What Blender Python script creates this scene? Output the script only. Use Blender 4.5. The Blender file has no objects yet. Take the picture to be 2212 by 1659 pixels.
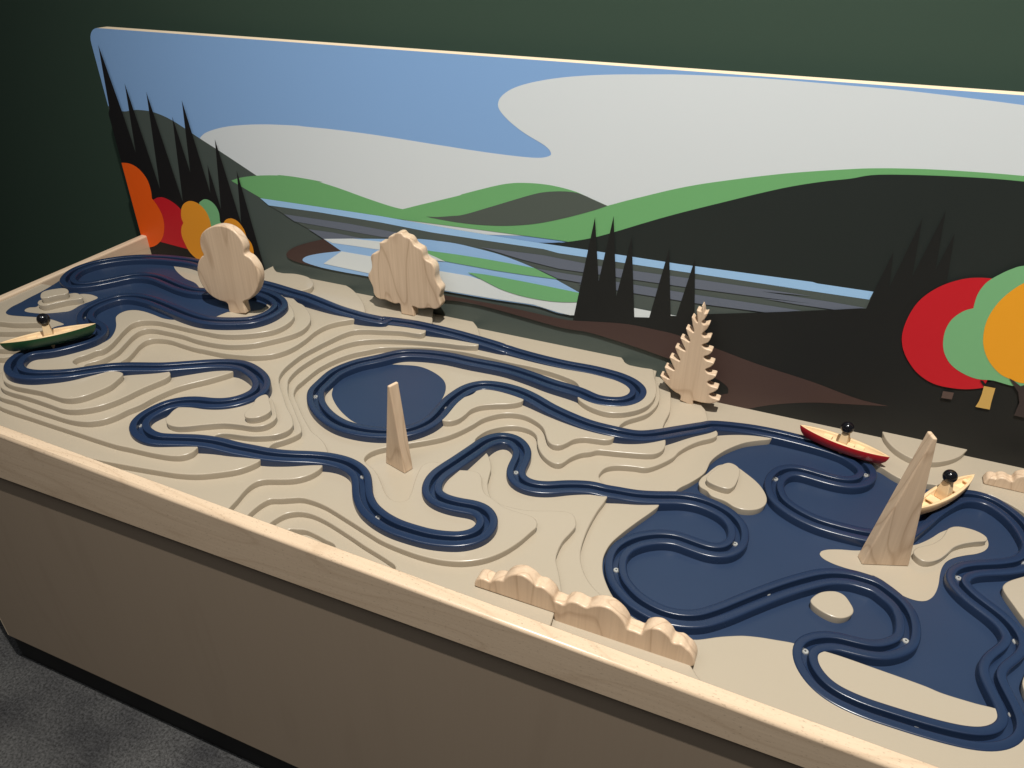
import bpy, bmesh, math, random, json
from mathutils import Vector, Matrix, geometry
random.seed(7)
S = bpy.context.scene
COL = S.collection
DATA = ('{"layers":{"9":[["s",[-1455.1,940.6],[-1406.8,947.8],[-1411.4,968.2],[-1422.9,982.3],[-1434.9,1012.3],[-1429.9,1046.8],[-1411.9,1076.1],[-1381.7,1104.5],[-1335.4,1127.5],[-1279.3,1140.4],[-1227.6,1142.8],[-1106.2,1106.5]],["s",'
'[-1134.8,1116.5],[-1043.3,1092.6],[-992.1,1093.3],[-964.9,1091],[-941.9,1075.1],[-912.6,1052.7],[-894.5,1034.6],[-884.8,1019.9],[-880.2,997.2],[-885.7,967.9],[-905.9,944.5],[-936,924.2],[-965.6,912.9],[-1002.8,909.9],[-1033.4,'
'908.6],[-1071.5,908.4],[-1109.3,907.3],[-1127.8,902.1],[-1140.9,893.6],[-1145.7,880.9],[-1139.2,856],[-1127.8,830.6],[-1117,802.8],[-1115.9,784.4],[-1121.3,778.3],[-1126.1,760.8],[-1132.3,747.8],[-1129.9,737.2],[-1122.2,731.7],'
'[-1109.7,729.5],[-1087.4,726.7],[-1055.5,733.2],[-1032.6,740.7],[-1018.3,739.5],[-1011.5,721],[-1008.2,703.9],[-1013.3,681.3],[-1021.6,662.2],[-1031.5,651.4],[-1047.3,645.6],[-1065.3,645.5],[-1094,646.4],[-1121.6,643.5],[-1149.4,'
'640.6],[-1167.3,642.1],[-1183.3,646.8],[-1194.8,653.7],[-1205.3,663.6],[-1210.3,673.7],[-1216.3,691],[-1227.7,714.3],[-1239.6,727.7],[-1290.4,815.7],[-1298.6,817.5],[-1310.6,812.6],[-1332.8,801.4],[-1353.1,793.5],[-1377.1,788.3],'
'[-1455.1,766.7]]],"8":[["s",[-1455.1,940.6],[-1406.8,947.8],[-1411.4,968.2],[-1422.9,982.3],[-1434.9,1012.3],[-1429.9,1046.8],[-1411.9,1076.1],[-1381.7,1104.5],[-1335.4,1127.5],[-1279.3,1140.4],[-1227.6,1142.8],[-1106.2,1106.5]],'
'["c",[-1097.5,1227.7]],["s",[-1097.5,1227.7],[-1065.5,1203.8],[-1026.6,1212.3],[-1004.7,1211.9],[-987.3,1207.6],[-969.9,1195.7],[-957.8,1181.9],[-952.8,1167.2],[-957.2,1154.2],[-963.2,1146.1],[-967.5,1133.3],[-966.8,1119.3],'
'[-948.4,1106.1],[-933.3,1097.1],[-920.9,1093.9],[-902.2,1081.8],[-883.9,1066.7],[-869.6,1050.3],[-860,1032.6],[-855.4,1007],[-861.4,983.6],[-882.8,951.1],[-907.2,923.5],[-938.8,905.6],[-964.9,899.4],[-994.5,897],[-1017,897.3],'
'[-1048.5,900.5],[-1086.2,899.6],[-1113.3,897.3],[-1125.7,892],[-1131.2,881.9],[-1129.9,865.3],[-1119.2,836.5],[-1108.9,808.7],[-1108.1,790.3],[-1109.6,774.3],[-1121.2,749.2],[-1101.1,741.4],[-1072.5,758.8],[-1043.6,776.3],'
'[-1011.8,790.1],[-974.3,791.2],[-961.5,781.9],[-960.1,770.4],[-965,754],[-971.2,734.8],[-975.3,717],[-977.4,704.8],[-985.9,679],[-996.3,661.6],[-1010.5,648],[-1023.8,640.1],[-1041.1,635.8],[-1073,637.1],[-1105.4,638.4],[-1136.7,'
'638.3],[-1159.5,637.4],[-1177.5,638.8],[-1190.4,642.5],[-1206.4,652],[-1222.5,666.7],[-1233.6,686.6],[-1242.9,705.5],[-1255.8,726.2],[-1297.3,806.9],[-1311.4,800.8],[-1320.8,796.8],[-1343.5,786],[-1366.9,775.8],[-1455.1,754.2]]],'
'"7":[["s",[-1455.1,940.6],[-1406.8,947.8],[-1411.4,968.2],[-1422.9,982.3],[-1434.9,1012.3],[-1429.9,1046.8],[-1411.9,1076.1],[-1381.7,1104.5],[-1335.4,1127.5],[-1279.3,1140.4],[-1227.6,1142.8],[-1106.2,1106.5]],["c",[-1097.5,'
'1227.7]],["s",[-908.7,1227.7],[-893.5,1220.9],[-869.5,1205.1],[-840.8,1181.4],[-817.5,1156.6],[-801.6,1133],[-801.3,1120],[-801.5,1106.8],[-811.2,1096.2],[-830.1,1076.8],[-840.9,1058],[-845.7,1031.2],[-843.8,996.1],[-845.2,966.7],'
'[-851.3,944.4],[-865.4,923.2],[-890.5,906.9],[-906.9,901.1],[-946.1,892.4],[-991.1,889.5],[-1012,888],[-1042.1,889.8],[-1073.4,892.4],[-1090.5,890.1],[-1104.7,884.6],[-1112.2,874.6],[-1111.2,858.2],[-1101,833.3],[-1093.3,811.3],'
'[-1092.5,796.2],[-1088.7,790.5],[-1076.5,786.6],[-1019.7,817.7],[-969.3,847.3],[-923,864.7],[-897.1,862.9],[-886.9,854.5],[-888.7,846.1],[-895.5,833.1],[-911.5,808.9],[-928.7,787],[-940.4,767.7],[-951.1,732.9],[-954.4,706.9],'
'[-962.2,686.1],[-965.7,669.7],[-974.8,651.1],[-989.9,638.4],[-1005.5,632.7],[-1024.3,629.7],[-1069.1,629.3],[-1116.8,630.2],[-1151.7,632.8],[-1183.6,632.5],[-1201.5,638.5],[-1226.4,656],[-1247.8,678.4],[-1257,699.6],[-1270.9,'
'719.6],[-1281.9,736.2],[-1287.2,761.6],[-1294.5,754.3],[-1315.9,750.6],[-1331.6,744.2],[-1455.1,722.6]]],"6":[["s",[-1455.1,940.6],[-1406.8,947.8],[-1411.4,968.2],[-1422.9,982.3],[-1434.9,1012.3],[-1429.9,1046.8],[-1411.9,1076.1],'
'[-1381.7,1104.5],[-1335.4,1127.5],[-1279.3,1140.4],[-1227.6,1142.8],[-1106.2,1106.5]],["c",[-1097.5,1227.7]],["s",[-698.7,1227.7],[-682.3,1192.5],[-673.7,1176.5],[-669.7,1165.3],[-667.1,1150.5],[-666.4,1136.7],[-664.1,1128.4],'
'[-668.7,1120.2],[-679.1,1117.3],[-707.8,1114.1],[-746.8,1101.9],[-771.8,1093.7],[-794.8,1080.7],[-806,1062],[-815.8,1030.5],[-823.9,997.8],[-830.1,963.9],[-830.3,933.7],[-827.8,908.5],[-821,887.2],[-811,871.4],[-796.1,855.9],'
'[-775.3,836.3],[-745.5,808.3],[-725.6,792.8],[-713.4,781.1],[-704.4,768.3],[-704.2,754.1],[-715,737.4],[-742,721.8],[-757.3,717.2],[-785.5,710.9],[-796.4,704.8],[-798.9,696.8],[-800.1,681.6],[-801.9,665.9],[-800.6,652.9],[-808.6,'
'640.1],[-822.1,633.4],[-850.2,627.7],[-900.3,623],[-918.2,621],[-960.2,620.4],[-1004.7,621],[-1065.3,621.5],[-1112.6,622.2],[-1152.3,622.3],[-1178.9,624.1],[-1210.5,633],[-1246.4,659.7],[-1271,688.4],[-1282.5,714.3],[-1297.9,'
'731.5],[-1308,746.1],[-1307.3,751.2],[-1312.7,746.1],[-1316.3,741.5],[-1325.8,735],[-1455.1,713.4]]],"5":[["s",[-1455.1,940.6],[-1406.8,947.8],[-1411.4,968.2],[-1422.9,982.3],[-1434.9,1012.3],[-1429.9,1046.8],[-1411.9,1076.1],'
'[-1381.7,1104.5],[-1335.4,1127.5],[-1279.3,1140.4],[-1227.6,1142.8],[-1106.2,1106.5]],["c",[-1097.5,1227.7]],["s",[-609,1227.7],[-591,1209.6],[-576.1,1187.6],[-568.8,1175.2],[-565.3,1161.5],[-558.2,1148.1],[-558.5,1141.1],[-570.4,'
'1135.4],[-589.7,1130],[-623.7,1124.2],[-676.9,1111.7],[-715.7,1099.5],[-733.7,1092.8],[-757.4,1081],[-778.8,1065.7],[-795.4,1043.6],[-807.1,1015.1],[-815.4,983.1],[-819.2,956.6],[-820,935],[-816.8,911.6],[-811.7,896],[-801.3,'
'880.4],[-780.8,855.3],[-754.5,831.8],[-729.3,809.2],[-709.6,791.9],[-699.4,781.7],[-694.6,773.4],[-696.9,762.2],[-705,746.7],[-715.4,731.3],[-714.9,719.9],[-709,708.6],[-707.3,693.4],[-707.1,685.2],[-712.8,671.8],[-721.4,659.1],'
'[-732.1,649.2],[-765.9,626.6],[-794.9,615.8],[-839.6,607.2],[-886.2,599.7],[-929.2,593.2],[-959.7,590.1],[-993,588.9],[-1021.5,588.1],[-1024.3,564.4]],["c",[-1455.1,564.4]]],"4":[["s",[-298,1227.7],[-292.9,1221.5],[-287.1,1212.8],'
'[-276,1206.5],[-253.7,1206.5],[-232.5,1207.6],[-228.3,1197.3],[-222.7,1181.3],[-216,1163.6],[-210.3,1145.9],[-207.1,1130],[-206.3,1111.1],[-209.6,1090.8],[-220.9,1069.8],[-236.8,1053.8],[-252.1,1044.5],[-271,1039.1],[-294.9,'
'1042.1],[-316.5,1051.3],[-329.1,1062.5],[-332.7,1080.3],[-335.8,1093.8],[-349.6,1110.6],[-372.2,1118.9],[-401.2,1124.9],[-429.3,1127.5],[-450.2,1128.1],[-484.5,1127],[-513.4,1128.6],[-542.3,1128.9],[-582,1128.5],[-623.3,1122.4],'
'[-663.2,1112.5],[-700.2,1097.4],[-735.8,1079.7],[-754,1061],[-772.3,1041.4],[-786.7,1016.6],[-797,986.9],[-800.9,966.3],[-800.6,917.9],[-799.9,903],[-794.6,887.8],[-787.6,876.2],[-779.4,867.6],[-759.4,850.4],[-735.1,829],[-715.4,'
'813.4],[-691.8,795.9],[-670.5,786.5],[-654.7,777.2],[-643.8,768],[-635.5,758.9],[-628.8,747.4],[-625.8,738],[-624,730.4],[-622.6,720.9],[-627.1,704.5],[-636.3,691.7],[-647.9,682.3],[-666.2,673.5],[-680.2,667.4],[-689.4,660],'
'[-693.5,649.6],[-693.4,634.3],[-690.2,615.7],[-687.8,594.2],[-684.8,576.7],[-682.1,564.4],[-685,564.4]],["c",[-1455.1,564.4]],["c",[-1455.1,1227.7]]],"3":[["s",[-229,1227.7],[-223.6,1195.4],[-217.5,1186.3],[-209.2,1168.1],[-204.4,'
'1152.6],[-200.4,1132.3],[-200.6,1108.4],[-208.4,1081.8],[-220.8,1065.1],[-231.8,1052.5],[-238.3,1041.9],[-241.9,1029.4],[-242.2,1018.4],[-241.1,1004.7],[-241,991.8],[-243.4,984.9],[-252,978.7],[-268.4,975.2],[-284.9,971.6],'
'[-299.3,961.8],[-306.4,948.5],[-312.4,938.8],[-319,934.3],[-328.3,933.9],[-337.3,940.3],[-344.8,951.6],[-354,966.7],[-363.4,976.6],[-381,986.7],[-401.1,992.6],[-419.5,990.9],[-435.7,983.8],[-449.6,971.7],[-461.4,955.3],[-469.1,'
'933],[-481.4,906.1],[-495.6,884.2],[-512.2,867.7],[-538.3,846.1],[-555.9,832.5],[-569.2,820.7],[-580,809.1],[-585.6,797.7],[-586.3,786.7],[-583.9,780],[-576.7,773.6],[-559.5,766],[-544.6,755.9],[-526.7,738.7],[-512,724.2],[-498.2,'
'715],[-483.6,713.8],[-474.5,721.9],[-475.9,736.4],[-483.8,760.7],[-490.3,783],[-492.6,802.3],[-486,814.6],[-468.4,820.3],[-450.5,820.5],[-437.3,815.4],[-425.8,818.5],[-412.3,822.1],[-403,819.7],[-395.5,811.2],[-387,795.4],[-380.8,'
'785.9],[-372.7,779.2],[-360.5,774.5],[-337.7,764.3],[-311,762.1],[-294.5,761.7],[-285.7,757.4],[-280.5,749.9],[-279.4,744.1],[-283.2,730.4],[-290.6,706.2],[-304.2,679],[-320.5,659.5],[-343.4,643.9],[-369.4,635],[-398.5,631.4],'
'[-430.3,631.8],[-464.8,635.4],[-492.7,642.6],[-534,653.9],[-576.3,664.4],[-601.8,666.6],[-618.8,665],[-632.2,658.4],[-645.1,651.2],[-658.5,644.6],[-663.3,635.1],[-665.5,622.7],[-665.7,603.4],[-664.1,588.5],[-660.8,573.2],[-663.7,'
'564.4]],["c",[-1455.1,564.4]],["c",[-1455.1,1227.7]]],"2":[["s",[-221.6,1227.7],[-209.8,1215.7],[-199.5,1199.2],[-193.1,1189.1],[-187.8,1171.2],[-181.8,1146.8],[-178.1,1126.9],[-177.5,1108.5],[-178.5,1087.5],[-176.4,1064],[-170,'
'1047.3],[-164.3,1032.9],[-161.7,1017.4],[-163.2,1004.6],[-171.4,992],[-181.3,986.3],[-196.9,981],[-228.8,972.2],[-260.9,963.4],[-267.4,956.4],[-281.5,946.3],[-293.2,929.4],[-299.1,913.2],[-301.9,908.1],[-310.9,904.2],[-322.4,907],'
'[-336.7,916.5],[-347.2,928],[-356.3,942.5],[-363.4,958.3],[-369.6,966.3],[-382.5,973.7],[-402,975.2],[-418.7,969.5],[-437.5,954.4],[-447.7,941],[-453.2,925.7],[-454.2,910.4],[-442.2,897],[-424.4,888],[-414.6,878.7],[-404.2,863.8],'
'[-398.6,852.8],[-393.9,836.2],[-389.2,820],[-382.1,805.3],[-371.5,790.8],[-360.9,784.2],[-343,780.8],[-308.3,784.8],[-273.9,798.4],[-254.3,803.9],[-244.5,801.5],[-238.9,794.5],[-235.4,787.4],[-233.5,780.4],[-235.6,765.7],[-239.9,'
'745.5],[-239.6,722.4],[-236.2,706.9],[-226.4,689.3],[-217.2,672],[-210.3,657],[-208.4,644.1],[-206.6,620.6],[-205.1,610.4],[-204.3,601.1],[-203.4,593.9],[-206.3,564.4]],["s",[-415.9,564.4],[-428.3,610.3],[-444.2,617.2],[-457.1,'
'620.8],[-489.8,628.8],[-512,635.4],[-540,643.1],[-568,649.8],[-594,652.9],[-610.4,650.7],[-619.4,646.5],[-628.3,638.9],[-634.2,626],[-636.7,613.8],[-636.6,564.4]],["c",[-1455.1,564.4]],["c",[-1455.1,1227.7]]],"1":[["s",[-145.7,'
'1227.7],[-133.4,1183.6],[-124.1,1170.6],[-117.9,1154.3],[-111.7,1137.3],[-101.2,1122.5],[-91.2,1109.5],[-90.2,1100.8],[-94.5,1092.4],[-113.9,1073.3],[-127.4,1054.8],[-139.4,1031],[-145.1,1010.6],[-176.5,967.2],[-198.9,961.4],'
'[-219.8,954.9],[-231.6,948.3],[-238.4,940.5],[-242,926.5],[-241.9,917.2],[-238.8,911.1],[-230.8,901.6],[-220,888.3],[-214.9,876],[-215.3,862.4],[-218.2,840.9],[-219.6,818.9],[-219.7,793.5],[-217.2,763.8],[-212.1,739.6],[-204.5,'
'723.1],[-191.3,704.2],[-177.6,691.5],[-165.7,683.8],[-140.4,659.7],[-99.9,641.9],[-62.9,630],[-41.1,625.4],[-32.1,617.7],[-24.8,609.5],[-17.8,602.4],[-20.7,564.4]],["s",[-517.1,564.4],[-533,621.6],[-554.2,627.3],[-574.2,630.8],'
'[-592.9,632.1],[-602.4,628.7],[-614.2,623.6],[-621.1,564.4]],["c",[-1455.1,564.4]],["c",[-1455.1,1227.7]]]},"lake":[[-5.3,1145.1],[-23.2,1133],[-43.9,1117.6],[-63.2,1094.4],[-78.2,1069.1],[-88.1,1042.4],[-91.5,1008.2],[-106.8,'
'975.1],[-119.9,954.7],[-126.2,939.3],[-135.8,925.3],[-142.9,910],[-140.1,900.8],[-146.7,882.7],[-160.1,853.7],[-175.7,816.6],[-183.7,791.6],[-185.4,767.1],[-182.8,750.9],[-177.3,734.9],[-168.6,719.5],[-152.8,699.1],[-129.6,680],'
'[-101.5,670.2],[-73.4,663.5],[-40.4,670.6],[-32.6,674.2],[-9.7,688.6],[13.7,700.4],[17.1,701.7],[33.2,706.5],[53.5,710.6],[76.9,714.4],[90,712.2],[105.4,716],[124.6,716.9],[171.2,714.4],[224.3,710.8],[238.4,708.5],[274,708.6],'
'[299.1,709.8],[314.6,701],[328.4,704.1],[332.7,722.8],[330.1,741],[327.4,759.8],[335.2,783.9],[344.1,809.2],[353.6,850],[347.5,861.5],[341.7,869.8],[331.7,892.7],[325.3,908],[322.7,918.7],[324.7,926.2],[331.4,935.8],[351.5,954],'
'[378,976.5],[396.2,1048.7],[390.2,1068],[375.6,1092.4],[359.3,1108.9],[342,1120.5],[323.9,1127.7],[304.8,1127.5],[293.3,1127.1],[275.6,1122.2],[256,1121.1],[244.2,1120],[226.3,1115.6],[206.3,1114.5],[197.3,1116.2],[184.1,1123.9],'
'[170.6,1134.5],[160.2,1138.9],[148.3,1151.8],[141.9,1159.9],[108,1166.1],[74.9,1166.7],[41,1169.4],[7.2,1165.9]],"extra":[[7,[[-890.1,701.2],[-888.7,693.5],[-880.5,685.6],[-871.5,681.3],[-857.5,681.3],[-842.9,687.6],[-821.7,'
'701.8],[-794.8,717.5],[-773.2,723.7],[-745,729.8],[-732.7,739.2],[-728.1,753.4],[-730.4,764.9],[-739.6,775.8],[-754.8,790.9],[-768.8,802.6],[-779.5,804.8],[-790.2,802.4],[-801,786.5],[-811.3,768.7],[-827.6,755.1],[-849.3,747.9],'
'[-874.1,743.8],[-890.1,730.3],[-893.5,715.8]]],[8,[[-774.4,766],[-779.7,779.1],[-778.2,790.8],[-773,796.4],[-766.6,793.6],[-757.3,784.3],[-742,769.2],[-736.2,761.1],[-737.2,748.1],[-742.7,738.5],[-751.2,732.8],[-758.9,730.9],'
'[-765.4,733.9],[-769.5,740.4],[-771.6,754.3]]],[4,[[-514.5,908.3],[-507.2,907.7],[-497,912.8],[-489.4,923.1],[-485.2,940.4],[-483,957.2],[-474.2,971.4],[-454.7,985.1],[-432.3,996.4],[-419.4,1005.7],[-412.3,1016.4],[-415.9,1025],'
'[-445.5,1036.5],[-472.9,1038.3],[-497.3,1032.8],[-501.5,1001.1],[-515.7,975.7],[-516.9,951.8],[-516.8,931.3]]],[1,[[168.6,1227.7],[169.7,1214.1],[176.3,1195.5],[190,1176.3],[212.7,1161.8],[243.2,1164.3],[266,1178.8],[285.3,'
'1199.9],[295.6,1219.8],[299.2,1227.7],[299.7,1227.7]]],[0,[[-82.1,1022.3],[-74.6,1036.3],[-59.6,1045.7],[-43.5,1041.8],[-28.9,1031.7],[-13,1018.6],[-1.7,1005.1],[6.7,988.8],[9.4,975.9],[7.8,964.8],[1.1,953.4],[-9.9,945.2],[-22.6,'
'941.5],[-35.1,942.9],[-49.8,950.4],[-71.7,955],[-79.7,963.9],[-91.5,969.7],[-95.6,979],[-94,992.8],[-87.9,1006.9]]],[1,[[-73.5,1013.4],[-66.9,1025.6],[-59.2,1032.2],[-50.3,1031.2],[-41.5,1023.4],[-38.8,1009.3],[-39.1,994.3],'
'[-41.5,976.7],[-47.3,967.1],[-56.3,965],[-69.3,966.6],[-71.4,967.2],[-81.8,971.8],[-85.5,979.5],[-82.5,992]]],[0,[[88.1,795],[90.9,802.7],[98.7,813.8],[109.5,821.3],[119.7,824.2],[128.4,821.4],[135.7,811.7],[140.8,800],[139.8,'
'792.2],[134.3,784.4],[125.5,778.5],[116.4,777.3],[105.4,779.9],[94.8,785.3],[89.3,790.5]]],[0,[[213.8,944.6],[218,955.3],[228.1,964.5],[239.1,973.4],[250.4,989],[256.4,1002.5],[261.6,1017.4],[270.3,1026.2],[281.4,1029.9],[295.8,'
'1029.7],[308,1024.7],[312.7,1018.2],[311.8,1012.4],[295.6,1002.1],[279.9,991],[267.6,978.2],[258,960.7],[248.5,945.6],[239.5,936.7],[230.6,931.7],[223.7,932.1],[216.8,937.8]]],[10,[[-1355.2,855],[-1363.1,865],[-1357.7,876.2],'
'[-1336.8,909.6],[-1325.6,917.9],[-1311,915.1],[-1295.6,906.6],[-1298.9,899.6],[-1313.5,886.5],[-1326.6,866],[-1332.5,855.5],[-1342.3,851.3]]],[11,[[-1352.2,863.3],[-1363,875.8],[-1360.7,888],[-1342.2,905.9],[-1331.9,906.1],'
'[-1317.4,897],[-1315.4,889.5],[-1326.2,876.6],[-1334.8,862.1],[-1342.3,857.5]]]],"lakeL":[[-1401.8,819.4],[-1406.5,825.9],[-1411.9,838.8],[-1413.8,860.1],[-1417.6,883.4],[-1420.1,910.3],[-1433.4,965.8],[-1453.8,1003.3],[-1455.1,'
'1067.5],[-1419.5,1108.9],[-1355.6,1145.2],[-1281.8,1126.4],[-1267.9,1114],[-1244.8,1097.9],[-1202.7,1077.2],[-1165.5,1066.9],[-1108.5,1032.3],[-1075.9,1029],[-1017.5,1061.2],[-980.1,1056.8],[-962.3,1034.5],[-987.3,1065],[-963.2,'
'1039.5],[-961.6,1025.6],[-968.1,1015.5],[-984.9,1004],[-1012.2,989.3],[-1012.9,989.8],[-1019.5,967.9],[-1021.2,948.4],[-1069.4,944.5],[-1079.2,924.7],[-1103.8,918.7],[-1133.6,923],[-1162.9,926.2],[-1183.2,923.9],[-1195.4,915.4],'
'[-1198.2,901.4],[-1193.8,889.1],[-1184.1,879.2],[-1163.5,860.8],[-1145.4,839.2],[-1134.4,818.3],[-1134.7,795.9],[-1144.7,775.3],[-1163,755.4],[-1177.6,739.8],[-1181.5,731.1],[-1216.6,705.6],[-1257.3,769.6],[-1263.7,813.3],'
'[-1256.5,826],[-1278.9,830.9],[-1299.6,832.1],[-1319.6,829.7],[-1334,826.6],[-1361,818.7],[-1379.8,814.1],[-1392.7,814.4]],"islL":[[-1374.5,837.6],[-1379.5,844.1],[-1378.7,851.4],[-1368.8,858.5],[-1373.2,873.2],[-1339.2,934.8],'
'[-1326.6,940.2],[-1311.2,941],[-1292.4,935.3],[-1292.1,920.7],[-1295.1,907],[-1296.5,895.4],[-1293.6,879.1],[-1295,869.9],[-1303.7,861.8],[-1316.4,852.1],[-1334.8,842],[-1353.4,837.1],[-1367.8,835.8]],"islC":[[145.2,931.6],[118.7,'
'922.4],[102.3,914.6],[95.3,907.8],[94,902],[98,895.6],[109.5,890.3],[129.7,887.5],[147.6,888.1],[165.4,887.3],[163.4,888.3],[176.7,883.6],[189.7,874.3],[200,865.4],[211,862.2],[221.9,862.4],[230.3,866],[238.1,875.2],[243.6,888.1],'
'[247.7,906],[250.3,926.4],[253.6,942],[259.4,956.1],[268.8,968.2],[284.5,980.8],[300.2,991.3],[311.7,1003],[317.3,1015.3],[317.9,1024.8],[317.4,1029.3],[311,1039.1],[297.8,1044.6],[284.1,1045.2],[272.7,1040.3],[264.9,1030.7],'
'[254.2,1018.6],[242.5,1001.7],[231.1,987.4],[218.5,975.1],[189.6,961.9]],"pond":[[-653.7,859.7],[-684.7,873.3],[-716,894.6],[-738.2,916.4],[-750.5,938.6],[-760.6,949],[-769.1,963.5],[-766.8,991.3],[-748.3,1018.5],[-719,1039.5],'
'[-682.6,1054.1],[-643.5,1063.8],[-606.6,1055.1],[-576.6,1036.2],[-560.8,1012.3],[-551.2,977],[-548.3,936.1],[-562.3,894.2],[-598.4,865.6],[-634.2,858.8]],"track":[[-1396.8,957.5,692.4],[-1412.6,975.1,692.4],[-1424.5,1004.9,692.4],'
'[-1419.5,1039.2,692.4],[-1401.7,1068.3,692.4],[-1371.7,1096.4,692.4],[-1325.8,1119.3,692.4],[-1270,1132.2,692.4],[-1218.7,1134.5,692.4],[-1104.6,1105,688.6],[-1032.4,1116.7,683.6],[-996.4,1120.4,678.6],[-964.7,1122.5,673.5],'
'[-941.9,1122.8,672.3],[-888.6,1117.2,667.2],[-854.9,1114.9,662.6],[-823.9,1115.9,658.4],[-793.5,1117.8,655.2],[-753.6,1128.8,649.6],[-765.5,1133.3,647.1],[-717.8,1145,645.2],[-666.8,1150,642.6],[-618.2,1157.7,637],[-562.7,1160.8,'
'630.7],[-509.8,1160.9,625.6],[-507,1162.6,623.1],[-441.7,1158.8,620.6],[-386.5,1158.5,619.3],[-334,1161.9,618.7],[-293.7,1159.1,618.1],[-285.7,1158.1,617.8],[-256.9,1147.3,617.8],[-238.4,1127.7,617.8],[-237.4,1103.7,617.8],'
'[-249.2,1084.4,617.8],[-267.1,1074.3,617.8],[-296.6,1069.8,617.8],[-334.3,1081,617.8],[-387.5,1088.7,617.4],[-431.4,1098.7,617.2],[-482.6,1106.5,616.8],[-555.3,1103.5,616.8],[-605.9,1103,616.8],[-653,1094.1,616.8],[-689.2,1078.4,'
'616.8],[-720,1043.2,616.8],[-746.4,1013.3,616.8],[-764.6,972.7,616.8],[-764.3,933.5,616.8],[-760.5,903.2,616.8],[-750.2,886.9,616.8],[-739.4,873.7,616.8],[-719,856.9,616.8],[-691.7,841.7,616.8],[-660.8,832.1,616.8],[-630.9,831.2,'
'616.8],[-604.5,835.2,616.8],[-582,842.8,616.8],[-552.2,860,616.8],[-538.7,876.8,616.8],[-529.5,896.5,616.8],[-526.5,919.8,616.8],[-527.4,946.7,616.8],[-526.9,971.5,616.8],[-515.6,1014.3,616.8],[-497.6,1033.4,616.8],[-473.7,1039.9,'
'616.8],[-440.1,1039.3,616.2],[-404.6,1032.4,614.3],[-361.4,1019.9,611.8],[-320.8,1010.8,609.3],[-282.6,1006,606.7],[-240.4,1008,604.8],[-208.2,1020.3,599.2],[-178.7,1043.5,594.1],[-140.9,1086.5,586.6],[-110.9,1115.8,582.2],'
'[-105.2,1125.3,578.4],[-72.6,1144.6,574],[-38.7,1156.7,570.8],[-4.2,1162,568.3],[30.3,1162.2,567],[64.3,1160.5,566.4],[92.2,1156.6,566.4],[114.2,1150.5,566.4],[129.6,1140.9,566.4],[141.6,1130,566.4],[148.8,1117.4,566.4],[148.8,'
'1103,566.4],[142.9,1089.1,566.4],[128,1075.2,566.4],[107.8,1070.2,566.4],[81.8,1070.9,566.4],[55.3,1073.6,566.4],[39.5,1071.3,566.4],[25.5,1061.4,566.4],[16.4,1043.1,566.4],[14.1,1028.9,566.4],[15.1,1018,566.4],[19.5,1001.7,'
'566.4],[28,985.8,566.4],[44.6,972.3,566.4],[63.4,962.8,566.4],[83.5,956.6,566.4],[104.8,954.5,566.4],[128.5,954.4,566.4],[147.2,955.3,566.4],[168.2,959.5,566.4],[184.7,965,566.4],[200.3,978.8,566.4],[214.5,1002.3,566.4],[230,'
'1030.1,566.4],[244,1056.2,566.4],[260.1,1080.4,566.4],[271.3,1094.8,566.4],[284.4,1107,566.4],[304,1114.2,566.4],[322.7,1112.6,566.4],[340.2,1100.3,566.4],[354.7,1082.2,566.4],[364.2,1062,566.4],[370.1,1039.5,566.4],[372,1023.5,'
'566.4],[368.3,1007.1,566.4],[360.9,991.5,566.4],[352.1,980.5,566.4],[342.9,973,566.4],[326.7,962.5,566.4],[309.1,953.5,566.4],[291.4,944.1,566.4],[279.8,935.3,566.4],[271.1,923.9,566.4],[267.8,911.5,566.4],[271.8,900.4,566.4],'
'[280.8,887.9,566.4],[294.4,875.8,566.4],[309.2,863.5,566.4],[320.3,850.1,566.4],[326.2,837.4,566.4],[327.2,825.8,566.4],[324.1,814.3,566.4],[316.1,800.8,566.4],[305.8,786.6,566.4],[298.6,773.2,566.4],[296.3,761.2,566.4],[298,'
'749.5,566.4],[302.3,735.3,566.4],[307.2,720.7,566.4],[310.3,707.3,566.4],[311,697.8,566.4],[307.8,687.3,566.4],[298.5,674.8,566.4],[284.3,664.5,566.4],[267,658.1,566.4],[243,654.1,566.4],[215.4,652.2,566.4],[187.2,651.6,566.4],'
'[161.4,651.7,566.4],[141.6,653.8,566.4],[125,657.9,566.4],[110.9,665.4,566.4],[99.2,676.9,566.4],[91.9,689.1,566.4],[88.8,702.4,566.4],[89.6,711.6,566.4],[95.5,722,566.4],[107.8,731.8,566.4],[123.5,738,566.4],[143.4,739.6,566.4],'
'[163,742,566.4],[178.6,748.2,566.4],[192.6,759.8,566.4],[201.9,771.7,566.4],[205.2,788.8,566.4],[205.4,804.3,566.4],[201.6,822.1,566.4],[192.6,837.1,566.4],[178.4,849,566.4],[166.9,856.7,566.4],[152.9,858.1,566.4],[135.5,858.4,'
'566.4],[118.1,853.8,566.4],[101,845,566.4],[76,824.7,566.4],[47.7,797.5,566.4],[16.6,764,566.4],[-16.5,727.2,566.4],[-39.1,707,566.4],[-55.1,699.3,566.4],[-72,695.3,566.4],[-89.9,695,566.4],[-109.2,699.4,566.4],[-128,707.5,566.4],'
'[-143.6,719.2,566.4],[-154.5,730.6,566.4],[-161.3,743.6,566.4],[-166.6,759.7,566.4],[-168.4,777.7,566.4],[-164.2,794.4,566.4],[-152.7,811.5,566.4],[-137.1,825.1,566.4],[-119.3,835.1,566.4],[-100.3,839.9,566.4],[-74.9,837.4,566.4],'
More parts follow.
